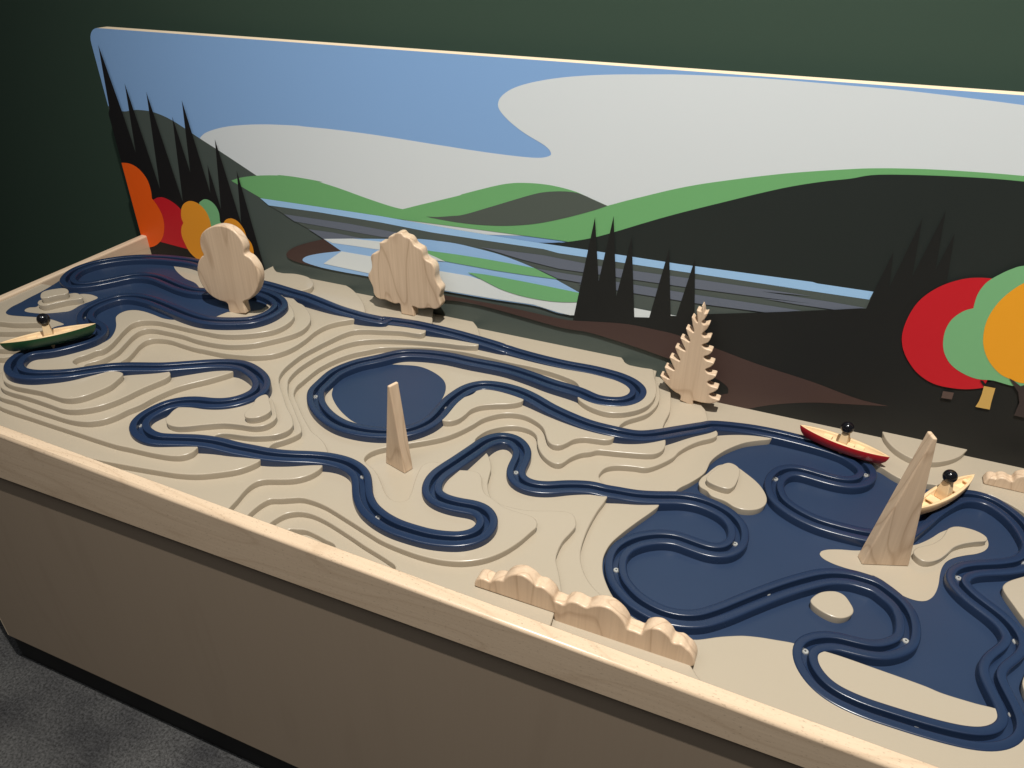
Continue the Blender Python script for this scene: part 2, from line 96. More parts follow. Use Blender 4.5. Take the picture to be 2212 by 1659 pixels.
'[-50.2,836,566.4],[-32.2,843,566.4],[-21.9,856.4,566.4],[-18.2,869.4,566.4],[-19,886.1,566.4],[-25.2,904.1,566.4],[-40.5,920.3,566.6],[-62.9,930.6,566.8],[-89.8,934.3,567],[-115.4,929.5,567.7],[-144.6,915.9,569.6],[-173.9,902.7,'
'572.7],[-204.2,893.1,576.5],[-221.7,886.4,580.9],[-242.7,882.6,582.8],[-262.3,874.2,584.7],[-281,863.6,586.6],[-299.1,851.7,587.8],[-316.6,844.5,588.5],[-331.7,842.6,589.1],[-345.6,845.9,589.5],[-355.4,853.1,589.9],[-362,865.4,'
'590.4],[-364.7,879,590.7],[-366.4,897,591.2],[-371.3,914.1,591.6],[-381.9,927,592.2],[-397.9,935.7,592.9],[-413.3,934.1,593.5],[-424.5,925.5,594.6],[-433,909.4,596],[-437.8,880.4,600.4],[-442.6,850.2,604.8],[-446.3,828.5,608],'
'[-451.3,806,610.5],[-454.8,785.8,612.2],[-453.8,768.2,613.7],[-449.5,753.6,614.3],[-441.2,741.1,614.9],[-427,733.5,615.2],[-410.2,731.3,615.6],[-392.2,732.6,615.6],[-374,735.6,615.6],[-359.2,734,615.6],[-347.9,725.6,615.6],'
'[-341.8,715.9,615.6],[-339.9,701.6,615.6],[-345.1,686.1,615.6],[-359.1,672.5,615.6],[-378.8,664,615.6],[-402.1,658.6,615.6],[-427.9,657.1,615.6],[-455.4,657.9,615.6],[-480.8,663.4,615.6],[-494.2,668.4,615.7],[-509.2,676,615.8],'
'[-524.6,688.6,616],[-536.8,703.1,616.2],[-548.2,720,616.5],[-560.1,733.9,616.8],[-575.5,742.7,617.4],[-597,747.3,618.1],[-623.6,744.3,619.3],[-647.5,734.2,623.1],[-674.1,719.3,626.9],[-702.7,707.2,630],[-734.6,699.2,633.2],'
'[-757.6,692.5,637],[-784.9,686.7,640.8],[-815.4,676.6,643.9],[-847.8,661.5,647.1],[-870,652.3,648.4],[-892.2,652.6,649.6],[-909.3,659.1,651],[-920.3,668.8,652.1],[-925.3,683.6,653.2],[-922.3,703.9,654.6],[-913.1,724.5,655.9],'
'[-896.9,738.1,657.1],[-875.7,746.4,658],[-851.1,751,659],[-830.3,759.4,659.3],[-814.2,773.4,659.7],[-804.3,791.8,659.7],[-802.2,809.9,659.7],[-809.6,827.8,659.7],[-826.2,844.8,659.7],[-851.2,857.7,660.3],[-879.2,864.8,660.9],'
'[-902.3,860.5,662],[-928,846.8,663.4],[-957.4,821.4,667.2],[-988.9,791.9,672.3],[-1034.9,762.7,677.3],[-1053.9,746.2,680.4],[-1071.6,721.4,684.9],[-1088.6,696.8,688.6],[-1111.8,677.7,691.2],[-1129.5,667,692.4],[-1151.5,661.8,'
'692.4],[-1170.1,663.8,692.4],[-1186.3,672.6,692.4],[-1200.1,687.7,692.4],[-1206.8,706.5,692.4],[-1200.1,723.7,692.4],[-1179.6,739.1,692.4],[-1166.6,755.9,692.4],[-1155.7,774.9,692.4],[-1148.5,791.8,692.4],[-1150,808,692.4],'
'[-1159.4,822.5,692.4],[-1179.4,832.8,692.4],[-1199.9,837.3,692.4],[-1223,847,692.4],[-1238.9,863.4,692.4],[-1247.5,881.9,692.4],[-1248.4,902.7,692.4],[-1243.7,923,692.4],[-1233.2,941.8,692.4],[-1212.3,952.6,692.4],[-1175.1,954.4,'
'692.4],[-1138.6,949.3,692.4],[-1095.8,940.6,692.4],[-1055.2,932.9,692.4],[-1017.7,930,692.4],[-990.1,935.3,692.4],[-960.4,947.2,692.4],[-934.5,963.6,692.4],[-921.7,986.9,692.4],[-919.9,1012.8,692.4],[-925.6,1034.6,692.4],[-943.7,'
'1051.6,692.4],[-968.9,1062.7,692.4],[-995.3,1068.6,692.4],[-1026.8,1065.5,692.4],[-1069.7,1045.2,692.4],[-1104.2,1025.4,692.4],[-1128,1020.4,692.4],[-1160.8,1023.2,692.4],[-1202.3,1032.6,692.4],[-1243.1,1040.3,692.4],[-1271.9,'
'1037.3,692.4],[-1293.2,1025,692.4],[-1313.1,995.6,692.4],[-1332.2,968.1,692.4],[-1348.3,953.8,692.4],[-1367.3,947.1,692.4]],"screws":[[-759.3,898,606],[-533.5,954.7,606],[-364.5,871.6,579.6],[-20.4,871.6,555.6],[-163.6,754.1,'
'555.6],[-47,713.8,555.6],[15.7,1047.8,555.6],[148.9,1116.2,555.6],[272.5,925.5,555.6],[204.7,781.5,555.6],[331.6,834.9,555.6],[356.7,994.9,555.6],[314.9,716.4,555.6],[214.1,658.8,555.6],[90.2,714.9,555.6],[34.9,794,555.6],[-926.8,'
'673.3,640.2],[-1243.7,859.1,681.6],[-492.3,671.6,604.8],[-560.4,739.8,605.7]],"tree1":[990.7,[[-1013.1,675.4],[-1013.1,684.6],[-1013.6,697.4],[-1030.7,700],[-1047.1,705.2],[-1059.6,714.5],[-1067.8,728.3],[-1070.8,741.7],[-1070.7,'
'754.3],[-1067.3,764.8],[-1060.3,777.1],[-1052,785.8],[-1045.7,790.4],[-1048.2,799.7],[-1048.4,810.4],[-1046.5,819.1],[-1040.5,830.6],[-1031.8,838.9],[-1016.6,848.1],[-999.7,854],[-985.5,855.6],[-972.1,854.1],[-959.8,848.5],[-951,'
'839.6],[-946.2,831.1],[-944.4,821],[-947,807.7],[-937.5,803.4],[-929.7,795.3],[-923.9,784.4],[-922.3,772.7],[-924.3,760.3],[-931.2,744.4],[-941.3,730.2],[-955.4,717.5],[-972.6,707.9],[-973.8,702.5],[-972.8,691.2],[-973,684]]],'
'"tree2":[1177.9,[[-746,642],[-746.5,653.2],[-747.9,664.5],[-759.1,662.3],[-770.3,664.2],[-781.5,666.9],[-793,666],[-802.8,668.9],[-807.1,675.6],[-807.8,689],[-811.7,699.1],[-815.8,707.7],[-815.6,715.7],[-809.6,724.6],[-805.5,'
'733.2],[-804.9,743.7],[-805.6,753.9],[-802.4,760.9],[-792.4,765.7],[-784.1,771.5],[-782.3,779.3],[-781.7,788.2],[-771.7,791.6],[-763,797.3],[-759.3,804.1],[-749.8,807.4],[-742.6,813.3],[-737,815.4],[-731.1,815.1],[-726.2,810.3],'
'[-715.1,807.8],[-709.5,802.5],[-706,796.3],[-699,792.5],[-690.1,789],[-687.2,782.1],[-685.8,773.6],[-679.6,768.5],[-670.5,765],[-664.4,757.3],[-663,747.4],[-663.7,735.9],[-659.7,725.1],[-652.2,714.9],[-653.4,705.6],[-656.5,697.2],'
'[-655.1,687],[-654.1,680.6],[-658.5,673.1],[-667,668.1],[-680.6,668.1],[-694.6,664],[-705.8,662.5],[-718.2,664.1],[-717.1,650.8],[-716.3,642.4]]],"pine":[1177.9,[[-172,582.2],[-172.5,592.9],[-183.4,597.5],[-198,608],[-207.8,'
'617.2],[-212.4,625.4],[-195.6,621.8],[-203.1,635.4],[-206.4,644.5],[-188.8,641.5],[-195.4,655.4],[-200,666.4],[-181.5,662.4],[-188.9,677.8],[-192.7,688],[-174.8,684.2],[-182.5,699.7],[-185.8,708],[-169.4,703.3],[-176,719.8],'
'[-178.7,728.1],[-165.1,722.8],[-169.7,739.5],[-171.5,751],[-161.3,742.2],[-163.3,754.7],[-165,765.4],[-157.8,764.4],[-157.5,775.1],[-153.8,769],[-151.2,761],[-146.8,762.9],[-149.6,752],[-154.1,744.4],[-149.9,740.5],[-141.6,743.2],'
'[-143,735.2],[-150.8,721.6],[-146.2,717.6],[-135.9,719.8],[-138.2,709.4],[-147.8,701.5],[-143.4,696.7],[-129.6,694],[-133.7,685.9],[-142,679.6],[-137.7,674],[-123.5,671.4],[-126.9,663.9],[-135.8,655.1],[-131.2,649.5],[-116.7,'
'647.7],[-120.3,640.1],[-129.3,631.1],[-124,625.5],[-109.8,623],[-113.7,615.9],[-122.8,607.4],[-117.6,602.6],[-103.4,600],[-112.8,591.6],[-122.8,588.4],[-134.4,587.3],[-145,587.7],[-148.3,587.6],[-147.6,576.7]]],"bush1":[619.9,'
'[[-316.4,592.8],[-316.6,597.9],[-313.6,606],[-309.4,609.8],[-303.7,611.1],[-298.1,610.3],[-294.1,609.4],[-291.7,613],[-286.8,616.6],[-281.3,618.7],[-276.1,620],[-274.1,624.3],[-269.4,630.8],[-263.2,635.8],[-257.1,638.4],[-250.2,'
'639.7],[-243.3,637.6],[-237.1,634.2],[-233.3,630.4],[-231,628.8],[-225.7,630.1],[-219.6,628.7],[-214.3,625],[-209.6,619.9],[-206.7,613.1],[-202.6,612.4],[-195.8,611.3],[-193.6,612.8],[-190.1,618.4],[-185.1,621.4],[-178.5,622.5],'
'[-171.8,620.4],[-165.2,619.8],[-161.9,623.2],[-154.4,628.2],[-146,631.1],[-137.5,630.7],[-129.6,627.1],[-122.3,620.9],[-116.5,612.8],[-113.4,605.8],[-108.3,605.7],[-103.3,605.7],[-97.3,604.9],[-95.5,608.1],[-93.9,613.1],[-89.4,'
'618.2],[-83.2,621.7],[-75.9,622.7],[-69.1,619.4],[-63.7,614.8],[-59.7,608.3],[-55.6,607.9],[-50.9,609.6],[-45.9,607.8],[-42.7,605.2],[-38.8,602.9],[-34,596.7],[-31.6,590.6],[-32.5,578.4],[-204.5,577.4],[-206.8,592.4]]],'
'"bush2":[1152,[[319.3,566.6],[317.8,569.4],[319,573.7],[321.1,579.3],[325,581.5],[328.5,581.9],[331.9,581.4],[334.2,584.1],[339.4,586.3],[345,585.8],[349.2,583.9],[353.5,583.2],[355.1,586.4],[357,592.1],[361.2,595.7],[367.4,'
'598.6]]],"spire1":[[-557.7,798.5,592],[-515.7,786.4,592],[-510,802.9,592],[-536.3,792.4,745.2],[-531.3,790.9,745.2]],"spire2":[[143.2,919,554.6],[149.8,903.3,554.6],[210.9,925.8,554.6],[182.8,915.5,774.8],[188,917.3,774.6]],'
'"boats":{"red":[[35.4,1167.7,593.1],[176.1,1130.3,593.1],[106.1,1148.9,581.2],[106.1,1148.9,618.6]],"green":[[-1226.6,687.8,718],[-1137.7,804.3,718],[-1182.3,745.8,705.7],[-1182.3,745.8,744.2]],"tan":[[208,1009.1,592],[298.2,'
'1136.9,592],[252,1071.4,580.5],[252,1071.4,621.3]]},"mural":[["painted_cloud","cloud",[[-1231.8,930.8],[-1229.3,932.6],[-1226.1,935.2],[-1221.9,938.2],[-1216.8,941.3],[-1210.7,944.3],[-1203.3,947.2],[-1194.7,950.2],[-1185.2,'
'953.2],[-1175.3,956],[-1165.4,958.6],[-1155.4,960.9],[-1145.1,963],[-1134.5,964.9],[-1123.5,966.6],[-1112.3,968.3],[-1100.8,969.9],[-1089.1,971.4],[-1077.1,972.7],[-1064.6,974],[-1051.6,975.2],[-1037,976.3],[-1020.8,977.3],'
'[-1004.7,978.3],[-990.3,979.1],[-978.9,979.7],[-972.5,979.9],[-969.7,979.9],[-968.3,979.8],[-965.8,979.6],[-959.6,979.6],[-949.5,979.8],[-937,980],[-922.8,980.3],[-907.2,980.5],[-890.7,980.5],[-873.2,980.5],[-854.5,980.3],[-834.6,'
'980.1],[-813.6,979.7],[-791.6,979.2],[-767.7,978.4],[-741.7,977.5],[-715.2,976.4],[-689.6,975.4],[-666.4,974.6],[-645.9,973.9],[-627,973.2],[-609.5,972.6],[-592.9,972.2],[-576.9,971.8],[-561.3,971.5],[-546.2,971.4],[-532.1,971.3],'
'[-519.2,971.3],[-508,971.4],[-498.8,971.6],[-491.3,971.8],[-485,972.1],[-479.6,972.5],[-474.5,973],[-469.7,973.7],[-465.7,974.5],[-462.3,975.5],[-459.4,976.5],[-456.9,977.5],[-454.9,978.5],[-453.3,979.6],[-452.3,980.7],[-451.9,'
'982],[-452.2,983.6],[-453.1,985.5],[-454.4,987.5],[-456.5,989.7],[-459.6,992.2],[-464,995],[-470.2,998.1],[-478.1,1001.6],[-486.8,1005.3],[-495.3,1009],[-502.8,1012.7],[-509.3,1016.2],[-515.3,1019.7],[-520.9,1023.2],[-526,1026.6],'
'[-530.7,1029.9],[-535,1033.3],[-538.9,1036.6],[-542.3,1039.8],[-545.2,1042.9],[-547.4,1045.7],[-549,1048.4],[-550,1050.8],[-550.5,1053.1],[-550.5,1055.4],[-550.1,1057.7],[-549.4,1060.2],[-548.2,1062.8],[-546.6,1065.3],[-544.4,'
'1067.9],[-541.7,1070.5],[-538.5,1073.2],[-534.7,1076],[-530.4,1078.8],[-525.4,1081.5],[-519.8,1084.1],[-513.6,1086.7],[-506.7,1089.2],[-499.2,1091.6],[-491.1,1094],[-482.5,1096.3],[-473.3,1098.5],[-463.5,1100.8],[-453.1,1102.9],'
'[-442.2,1104.9],[-430.8,1106.9],[-418.8,1108.7],[-406.1,1110.4],[-393,1112.1],[-379.6,1113.6],[-366,1115],[-351.8,1116.3],[-337,1117.5],[-322,1118.6],[-307.6,1119.5],[-294.2,1120.5],[-283,1121.3],[-273.6,1122],[-264.3,1122.7],'
'[-253.3,1123.3],[-238.9,1123.9],[-220.1,1124.6],[-198,1125.3],[-174.2,1125.9],[-150.2,1126.5],[-127.4,1126.8],[-105.8,1126.8],[-84.6,1126.7],[-63.5,1126.4],[-42.8,1126.1],[-22.3,1125.8],[-2.6,1125.6],[16.1,1125.5],[34.9,1125.3],'
'[54.8,1124.9],[76.7,1124.2],[101.2,1123.2],[127.7,1122],[155.4,1120.5],[183.3,1119],[210.7,1117.4],[239.7,1115.6],[271,1113.5],[301.1,1111.4],[327,1109.6],[345.3,1108.3],[407.4,940.1],[-1062.8,758.7]]],["painted_hill","slate",'
'[[-1472.5,548.8],[-1472.5,975],[-1470.7,974.4],[-1467.4,972.8],[-1464.4,971.1],[-1461,969.6],[-1456.9,968.4],[-1451.9,967.7],[-1446.2,967.2],[-1440.2,966.9],[-1434.2,966.9],[-1428.6,967.1],[-1423.4,967.7],[-1418.5,968.6],[-1413.7,'
'969.8],[-1408.9,970.8],[-1404.2,971.7],[-1399.7,972.4],[-1395.5,973],[-1391.2,973.6],[-1386.5,973.9],[-1380.8,974.1],[-1374.2,974.3],[-1366.9,974.3],[-1359,974.2],[-1350.8,973.6],[-1342.4,972.6],[-1334,971.1],[-1325.5,969.3],'
'[-1316.6,967],[-1307.2,964.1],[-1297,960.4],[-1285.7,955.8],[-1273.7,950.2],[-1261.1,944.1],[-1248.2,937.8],[-1235.3,931.7],[-1222.5,925.8],[-1209.4,919.9],[-1196.2,914],[-1182.8,907.9],[-1169.2,901.6],[-1154.6,894.7],[-1138.9,'
'887.2],[-1123.5,879.8],[-1109.8,873.2],[-1099.3,868.2],[-1092.7,865],[-1089.1,863.2],[-1087.3,862.4],[-1086.4,862],[-1085.4,861.5],[-1051.6,815.6],[-58.6,725.5],[-28.4,548.8]]],["painted_meadow","green",[[-1169,848.8],[-1165.8,'
'850.1],[-1161.3,851.9],[-1155.9,854.1],[-1149.8,856.3],[-1143,858.3],[-1135.6,860.2],[-1127.5,862.2],[-1118.7,864.1],[-1109.3,866],[-1099.4,867.7],[-1088.9,869.4],[-1077.6,871],[-1065.9,872.6],[-1054.1,873.9],[-1042.3,875],'
'[-1030.3,875.7],[-1018.1,876.3],[-1005.8,876.6],[-993.9,876.7],[-982.8,876.8],[-970,876.5],[-955.3,876],[-942.3,875.4],[-934.3,874.8],[-935,874.5],[-949,874.4],[-974.2,874.5],[-1003.2,874.8],[-1028.7,875],[-1043.4,875.3],[-1045.1,'
'875.7],[-1038.6,876.2],[-1027.3,876.7],[-1014.4,877],[-1003.4,877.1],[-994.1,877],[-984.2,876.7],[-974,876.3],[-963.6,875.6],[-953.3,874.8],[-943.2,873.7],[-933.2,872.5],[-923.1,871.1],[-912.5,869.5],[-901.1,867.7],[-888.7,865.4],'
'[-875.4,862.9],[-861.7,860.1],[-848.3,857.5],[-835.8,855.1],[-823.9,853],[-812.3,851],[-801.3,849.1],[-791.2,847.5],[-782.2,846.2],[-774.5,845.3],[-767.7,844.6],[-762,844.2],[-757.3,843.9],[-753.9,843.7],[-748.5,845.6],[-741.2,'
'848.2],[-732.3,851.4],[-722,855.1],[-710.6,859.1],[-696.5,863.9],[-679.7,869.6],[-662.3,875.6],[-646.6,881],[-634.9,885.1],[-629,887.3],[-627.4,888.1],[-626.1,889.2],[-621,891.2],[-610.8,894.9],[-597.1,899.9],[-582.1,905.2],'
'[-567.8,910.3],[-556.1,914.2],[-547.6,916.9],[-540.9,918.9],[-535.2,920.4],[-530.1,921.6],[-524.8,922.7],[-519.6,923.8],[-514.8,924.6],[-510.1,925.2],[-505.4,925.8],[-500.2,926.3],[-494.5,926.9],[-488.5,927.4],[-482.3,927.8],'
'[-476.1,928.1],[-469.9,928.3],[-464,928.4],[-458.2,928.4],[-452.4,928.3],[-446.4,928],[-440,927.5],[-433.2,926.9],[-426,926.1],[-418.6,925.1],[-411.4,924],[-404.6,922.7],[-398.3,921.2],[-392.3,919.4],[-386.5,917.5],[-380.8,915.7],'
'[-375.1,913.9],[-368.8,912],[-362.2,910.1],[-355.8,908.3],[-350.3,906.7],[-346.4,905.6],[-340.7,907.9],[-332.9,911.1],[-323.3,915.1],[-312.2,919.5],[-299.9,924.3],[-285.7,929.7],[-269.5,936],[-252.1,942.6],[-234.7,948.9],[-218,'
'954.6],[-202.1,959.6],[-186.5,964.2],[-171,968.4],[-155.6,972.5],[-140.4,976.5],[-125.4,980.4],[-110.6,984.1],[-95.9,987.7],[-81.4,991.1],[-67,994.4],[-52.5,997.4],[-37.9,1000.3],[-23.6,1003.1],[-9.8,1005.6],[3.2,1007.9],[14.8,'
'1010],[25.2,1011.8],[35.3,1013.5],[45.9,1015],[58.1,1016.5],[71.8,1018.1],[86.2,1019.5],[101.7,1020.9],[118.1,1022.2],[135.6,1023.3],[154.1,1024.3],[173.5,1025.1],[194.1,1025.9],[215.9,1026.5],[239.1,1026.9],[266.4,1027.2],[297.7,'
'1027.2],[329,1027.2],[356.2,1027.1],[375.3,1027.1],[447.4,831.7],[96.3,821.3],[-432.6,830.3],[-1051.6,815.6],[-1088.1,816.2],[-1099.1,821.2]]],["painted_hill","slate2",[[-703.4,836.4],[-700.1,836.7],[-695.6,837],[-690.1,837.5],'
'[-683.9,838.2],[-677.3,839.1],[-669.1,840.6],[-659.1,842.7],[-649.1,844.8],[-641,846.5],[-636.5,847.4],[-637.4,847],[-642.7,845.6],[-649.5,843.9],[-655,842.5],[-656.5,842.2],[-653.4,842.9],[-647.5,844.3],[-639.8,846.2],[-631.1,'
'848.6],[-622.4,851.3],[-613.5,854.6],[-603.6,858.5],[-593.2,862.8],[-582.7,867.2],[-572.7,871.4],[-562.8,875.4],[-552.8,879.5],[-543,883.6],[-533.6,887.6],[-524.7,891.2],[-516.4,894.7],[-508.5,897.9],[-501.1,901],[-494.1,903.8],'
'[-487.7,906.3],[-482.1,908.4],[-477.4,910.1],[-473,911.6],[-468.5,913],[-463.6,914.3],[-457.9,915.6],[-451.8,916.9],[-445.5,918],[-439.5,919],[-433.8,919.8],[-428.6,920.4],[-423.7,920.9],[-419,921.2],[-414.6,921.4],[-410.3,921.4],'
'[-406.5,921.3],[-403.2,921.1],[-399.9,920.8],[-396.6,920.2],[-392.7,919.4],[-388.4,918.3],[-383.7,917],[-378.9,915.4],[-374,913.8],[-369.2,912.4],[-364.2,910.9],[-358.9,909.3],[-353.9,907.8],[-349.5,906.5],[-346.4,905.6],[-349.9,'
'903.9],[-354.6,901.6],[-360.4,898.8],[-366.9,895.8],[-373.8,892.7],[-381.4,889.5],[-389.9,885.9],[-398.9,882.3],[-408.1,878.6],[-417.1,875.1],[-426.1,871.7],[-435.4,868.3],[-444.6,865],[-453.6,862],[-462.1,859.2],[-470,856.8],'
'[-477.4,854.7],[-484.5,852.8],[-491.7,851],[-499.3,849.3],[-507.2,847.5],[-515.2,845.9],[-523.4,844.3],[-531.9,842.8],[-540.7,841.4],[-550,840.1],[-559.7,838.9],[-569.6,837.9],[-579.7,836.9],[-589.7,836.1],[-599.6,835.4],[-609.6,'
'834.9],[-619.7,834.5],[-629.8,834.3],[-639.9,834.1],[-650.9,834.2],[-662.8,834.5],[-674.3,834.8],[-684.2,835.1],[-691.2,835.3]]],["painted_hill","black1",[[-471.1,819.5],[-466.4,820.3],[-459.8,821.2],[-452.1,822.4],[-444,823.7],'
'[-436.4,825.3],[-429.4,826.9],[-422.4,828.8],[-415.4,830.8],[-408,833],[-400.3,835.4],[-390.1,838.7],[-377.6,842.9],[-365.7,846.9],[-357.7,849.7],[-356.5,850.2],[-365.8,847.2],[-383.7,841.4],[-404.5,834.7],[-422.6,828.8],[-432.4,'
'825.4],[-425.5,826.9],[-415.2,829.8],[-404.1,833],[-394.8,835.8],[-387.4,838.2],[-380.1,840.7],[-372.8,843.3],[-365.6,846],[-358.4,848.8],[-351.5,851.7],[-345,854.5],[-338.4,857.5],[-331.3,860.7],[-323.2,864.4],[-314.1,868.6],'
'[-304,873.3],[-293.4,878.3],[-282.8,883.2],[-272.5,887.9],[-262.9,892.3],[-253.6,896.5],[-244.2,900.6],[-234.4,904.9],[-223.9,909.4],[-212.4,914.2],[-200.1,919.2],[-187.4,924.4],[-174.6,929.6],[-161.9,934.7],[-149.1,939.9],'
'[-135.8,945.3],[-122.7,950.6],[-110.2,955.6],[-98.8,960],[-88.8,963.9],[-79.9,967.2],[-71.7,970.3],[-63.6,973.1],[-55.3,975.9],[-46.6,978.7],[-37.9,981.4],[-29.3,983.9],[-20.9,986.3],[-12.8,988.5],[-5.2,990.5],[2,992.2],[9,993.8],'
'[16,995.4],[23.1,997.2],[29.7,999.2],[35.4,1001.3],[41.6,1003.4],[49.5,1005.5],[60.3,1007.5],[74.8,1009.4],[92.2,1011.2],[111.2,1013],[130.8,1014.6],[149.6,1015.9],[167.1,1017],[183.9,1018],[201.2,1018.8],[220,1019.3],[241.4,'
'1019.5],[268.3,1019.1],[299.9,1018.3],[332,1017.3],[360,1016.3],[379.5,1015.7],[547,562],[95.9,757.9],[46.4,807.5],[-374.3,820.2]]],["painted_lake","wslate",[[-1098.6,820.7],[-954.1,822],[-802.7,823],[-637.6,819.8],[-590.1,819.4],'
'[-470.5,819.6],[-375.4,820.9],[-290.6,821.4],[-213.4,821.6],[3.7,826.9],[11.5,825.7],[94.7,826.6],[92.5,789.3],[58.8,750.1],[-231.4,689.2],[-642.8,688.5],[-872.7,754.2],[-949,753.4],[-984.4,769.8],[-1018.8,781.5],[-1043,793.7],'
'[-1079.4,807.7]]],["painted_stripe","skyb",[[-1098.6,820.7],[-954.1,822],[-802.7,823],[-637.6,819.8],[-590.1,819.4],[-470.5,819.6],[-375.4,820.9],[-290.6,821.4],[-213.4,821.6],[3.7,826.9],[11.5,825.7],[94.7,826.6],[91.9,812.4],'
'[-73.1,809.8],[6.7,811.6],[-211.9,808.5],[-431.7,805.9],[-460.8,809.1],[-590.3,807.3],[-693,806.2],[-804,809.7],[-955.9,810.3],[-1079.4,807.7]]],["painted_stripe","gray",[[-1043,793.7],[-880.5,796.3],[-779.9,794.4],[-732.8,794.9],'
'[-733.7,783.2],[-807.1,779.6],[-921.3,780.8],[-1018.8,781.5]]],["painted_stripe","gray",[[-985.2,769.6],[-922.6,771.3],[-849.5,769.7],[-949,753.4]]],["painted_stripe","gray",[[-587.3,792.8],[-460.5,797.3],[-378.4,794.7],[-381.2,'
'793.3],[-179.7,799.3],[8.5,803],[-70.8,796.7],[40.9,798.3],[90.8,797.7],[45.2,785.8],[-12.4,784.3],[-68.8,784.9],[11.1,789.8],[-177.4,782.1],[-430.6,776],[-505,782.1]]],["painted_stripe","gray",[[-474.2,769],[-384.6,768.6],'
'[-430.3,768.9],[-176,771],[-52.3,773.9],[-2.8,774.7],[-53.3,760.7],[-173.9,755],[-390.5,752.3],[-384,756],[-430.8,756.3]]],["painted_shore","brown",[[-946.9,754.1],[-952.5,752.2],[-960.4,749.6],[-969.6,746.6],[-978.9,743.4],'
'[-987.3,740.4],[-994.9,737.5],[-1002.4,734.6],[-1009.7,731.6],[-1016.5,728.7],[-1022.6,725.9],[-1028.2,723.1],[-1033.2,720.4],[-1037.7,717.7],[-1041.7,715],[-1045.1,712.5],[-1047.9,710],[-1050.3,707.5],[-1052.1,705.1],[-1053.2,'
'702.9],[-1053.6,700.8],[-1053.2,698.9],[-1052.1,697.2],[-1050.3,695.6],[-1048,694.2],[-1045.3,692.9],[-1042.2,691.8],[-1038.4,690.9],[-1034.2,690.1],[-1029.7,689.4],[-1025.1,688.9],[-1019.7,688.5],[-1013.5,688.2],[-1007.3,688],'
'[-1001.9,687.9],[-998.1,687.9],[-959.2,687.1],[-889.5,727.6],[-905.8,734.8]]],["painted_lake","skyb2",[[-948.9,754.1],[-876.8,765.9],[-807.5,775.8],[-718.9,789.4],[-679.9,792.1],[-693.9,790.7],[-686.8,791],[-676.7,791.5],[-664.9,'
'792],[-652.8,792.3],[-641.6,792.3],[-631.3,792],[-621.1,791.5],[-610.9,790.7],[-600.8,789.9],[-590.7,789],[-580.9,788.2],[-571.3,787.4],[-561.7,786.4],[-551.6,785.2],[-540.9,783.5],[-529.1,781.4],[-516.5,778.8],[-503.6,776],'
'[-490.9,772.9],[-479,769.8],[-467.8,766.3],[-457,762.6],[-446.6,758.7],[-436.7,754.9],[-427.5,751.4],[-418.9,748.2],[-410.9,745.1],[-403.4,742.2],[-396.4,739.5],[-389.8,736.9],[-383.4,734.4],[-377.3,732],[-371.7,729.7],[-367.1,'
'727.9],[-363.7,726.5],[-350,720.3],[-348.1,691.8],[-397.2,687.4],[-400.9,687.1],[-406.1,686.6],[-412.3,686.1],[-419.5,685.9],[-427.2,686.1],[-435.5,686.9],[-444.4,688.4],[-454.2,690],[-465.2,691.3],[-477.5,692.1],[-491.3,692],'
'[-506.2,691.4],[-522.4,690.5],[-539.8,689.6],[-558.4,688.9],[-579.3,688.4],[-602.5,687.9],[-626.3,687.5],[-649.2,687.1],[-669.3,686.9],[-685.6,686.9],[-699,687],[-711.5,687.2],[-724.9,687.4],[-740.9,687.5],[-761.1,687.5],[-784.3,'
'687.4],[-808.3,687.3],[-830.7,687.2],[-849.5,687.1],[-863.7,687],[-874.7,686.9],[-883.9,686.7],[-892.8,686.6],[-902.8,686.5],[-914.2,686.5],[-926,686.5],[-937.8,686.6],[-949,686.8],[-959.2,687.1],[-968.4,687.6],[-977,688.4],'
'[-984.9,689.2],[-991.8,690],[-997.6,690.9],[-1002.3,691.7],[-1005.8,692.4],[-1008.4,693.2],[-1010.2,694.2],[-1011.4,695.2],[-1011.8,696.5],[-1011.4,697.9],[-1010.3,699.5],[-1008.7,701.1],[-1006.8,702.6],[-1004.9,704],[-1002.7,'
'705.4],[-1000.1,706.8],[-996.7,708.3],[-992.4,710.1],[-987,712],[-980.8,714.1],[-973.8,716.4],[-966.2,718.7],[-958,721.1],[-948.3,723.7],[-936.8,726.6],[-925.3,729.5],[-915.3,732],[-908.3,733.7]]],["painted_cloud_reflection",'
'"cloud2",[[-948.9,754.1],[-876.8,765.9],[-811.9,769.7],[-771.3,767.2],[-772.6,753.5],[-821.3,751.5],[-878.8,750.3],[-927.9,748.6]]],["painted_cloud_reflection","cloud2",[[-957.6,697.6],[-907.5,733.5],[-836.5,734.1],[-737.6,731.8],'
'[-681.6,729.3],[-669,729.2],[-616.2,729.9],[-588.7,726.7],[-547.9,713.7],[-507.6,707.7],[-458.2,706.9],[-363.4,721.7],[-282.2,725.3],[-251.9,724.9],[-201.9,725.2],[-201.4,720.6],[-403.1,686.6],[-427.3,687.7],[-477.6,694.4],'
'[-558.4,691],[-669.2,688.7],[-740.6,691.1],[-846.7,694.8]]],["painted_meadow_reflection","green2",[[-704.3,768.5],[-695.3,768.4],[-642.5,770.2],[-591.1,771.1],[-524.5,770.8],[-477.4,769.7],[-453.2,762],[-430.8,755.3],[-491.7,'
'752.7],[-557.8,751.1],[-664.3,752],[-695.8,759.9],[-704.7,762.7]]],["painted_cloud_reflection","cloud2",[[-704.7,762.7],[-685.4,757.5],[-664.5,751.5],[-682.2,750.6],[-705.3,752.5]]],["painted_meadow_reflection","green2",[[-616,'
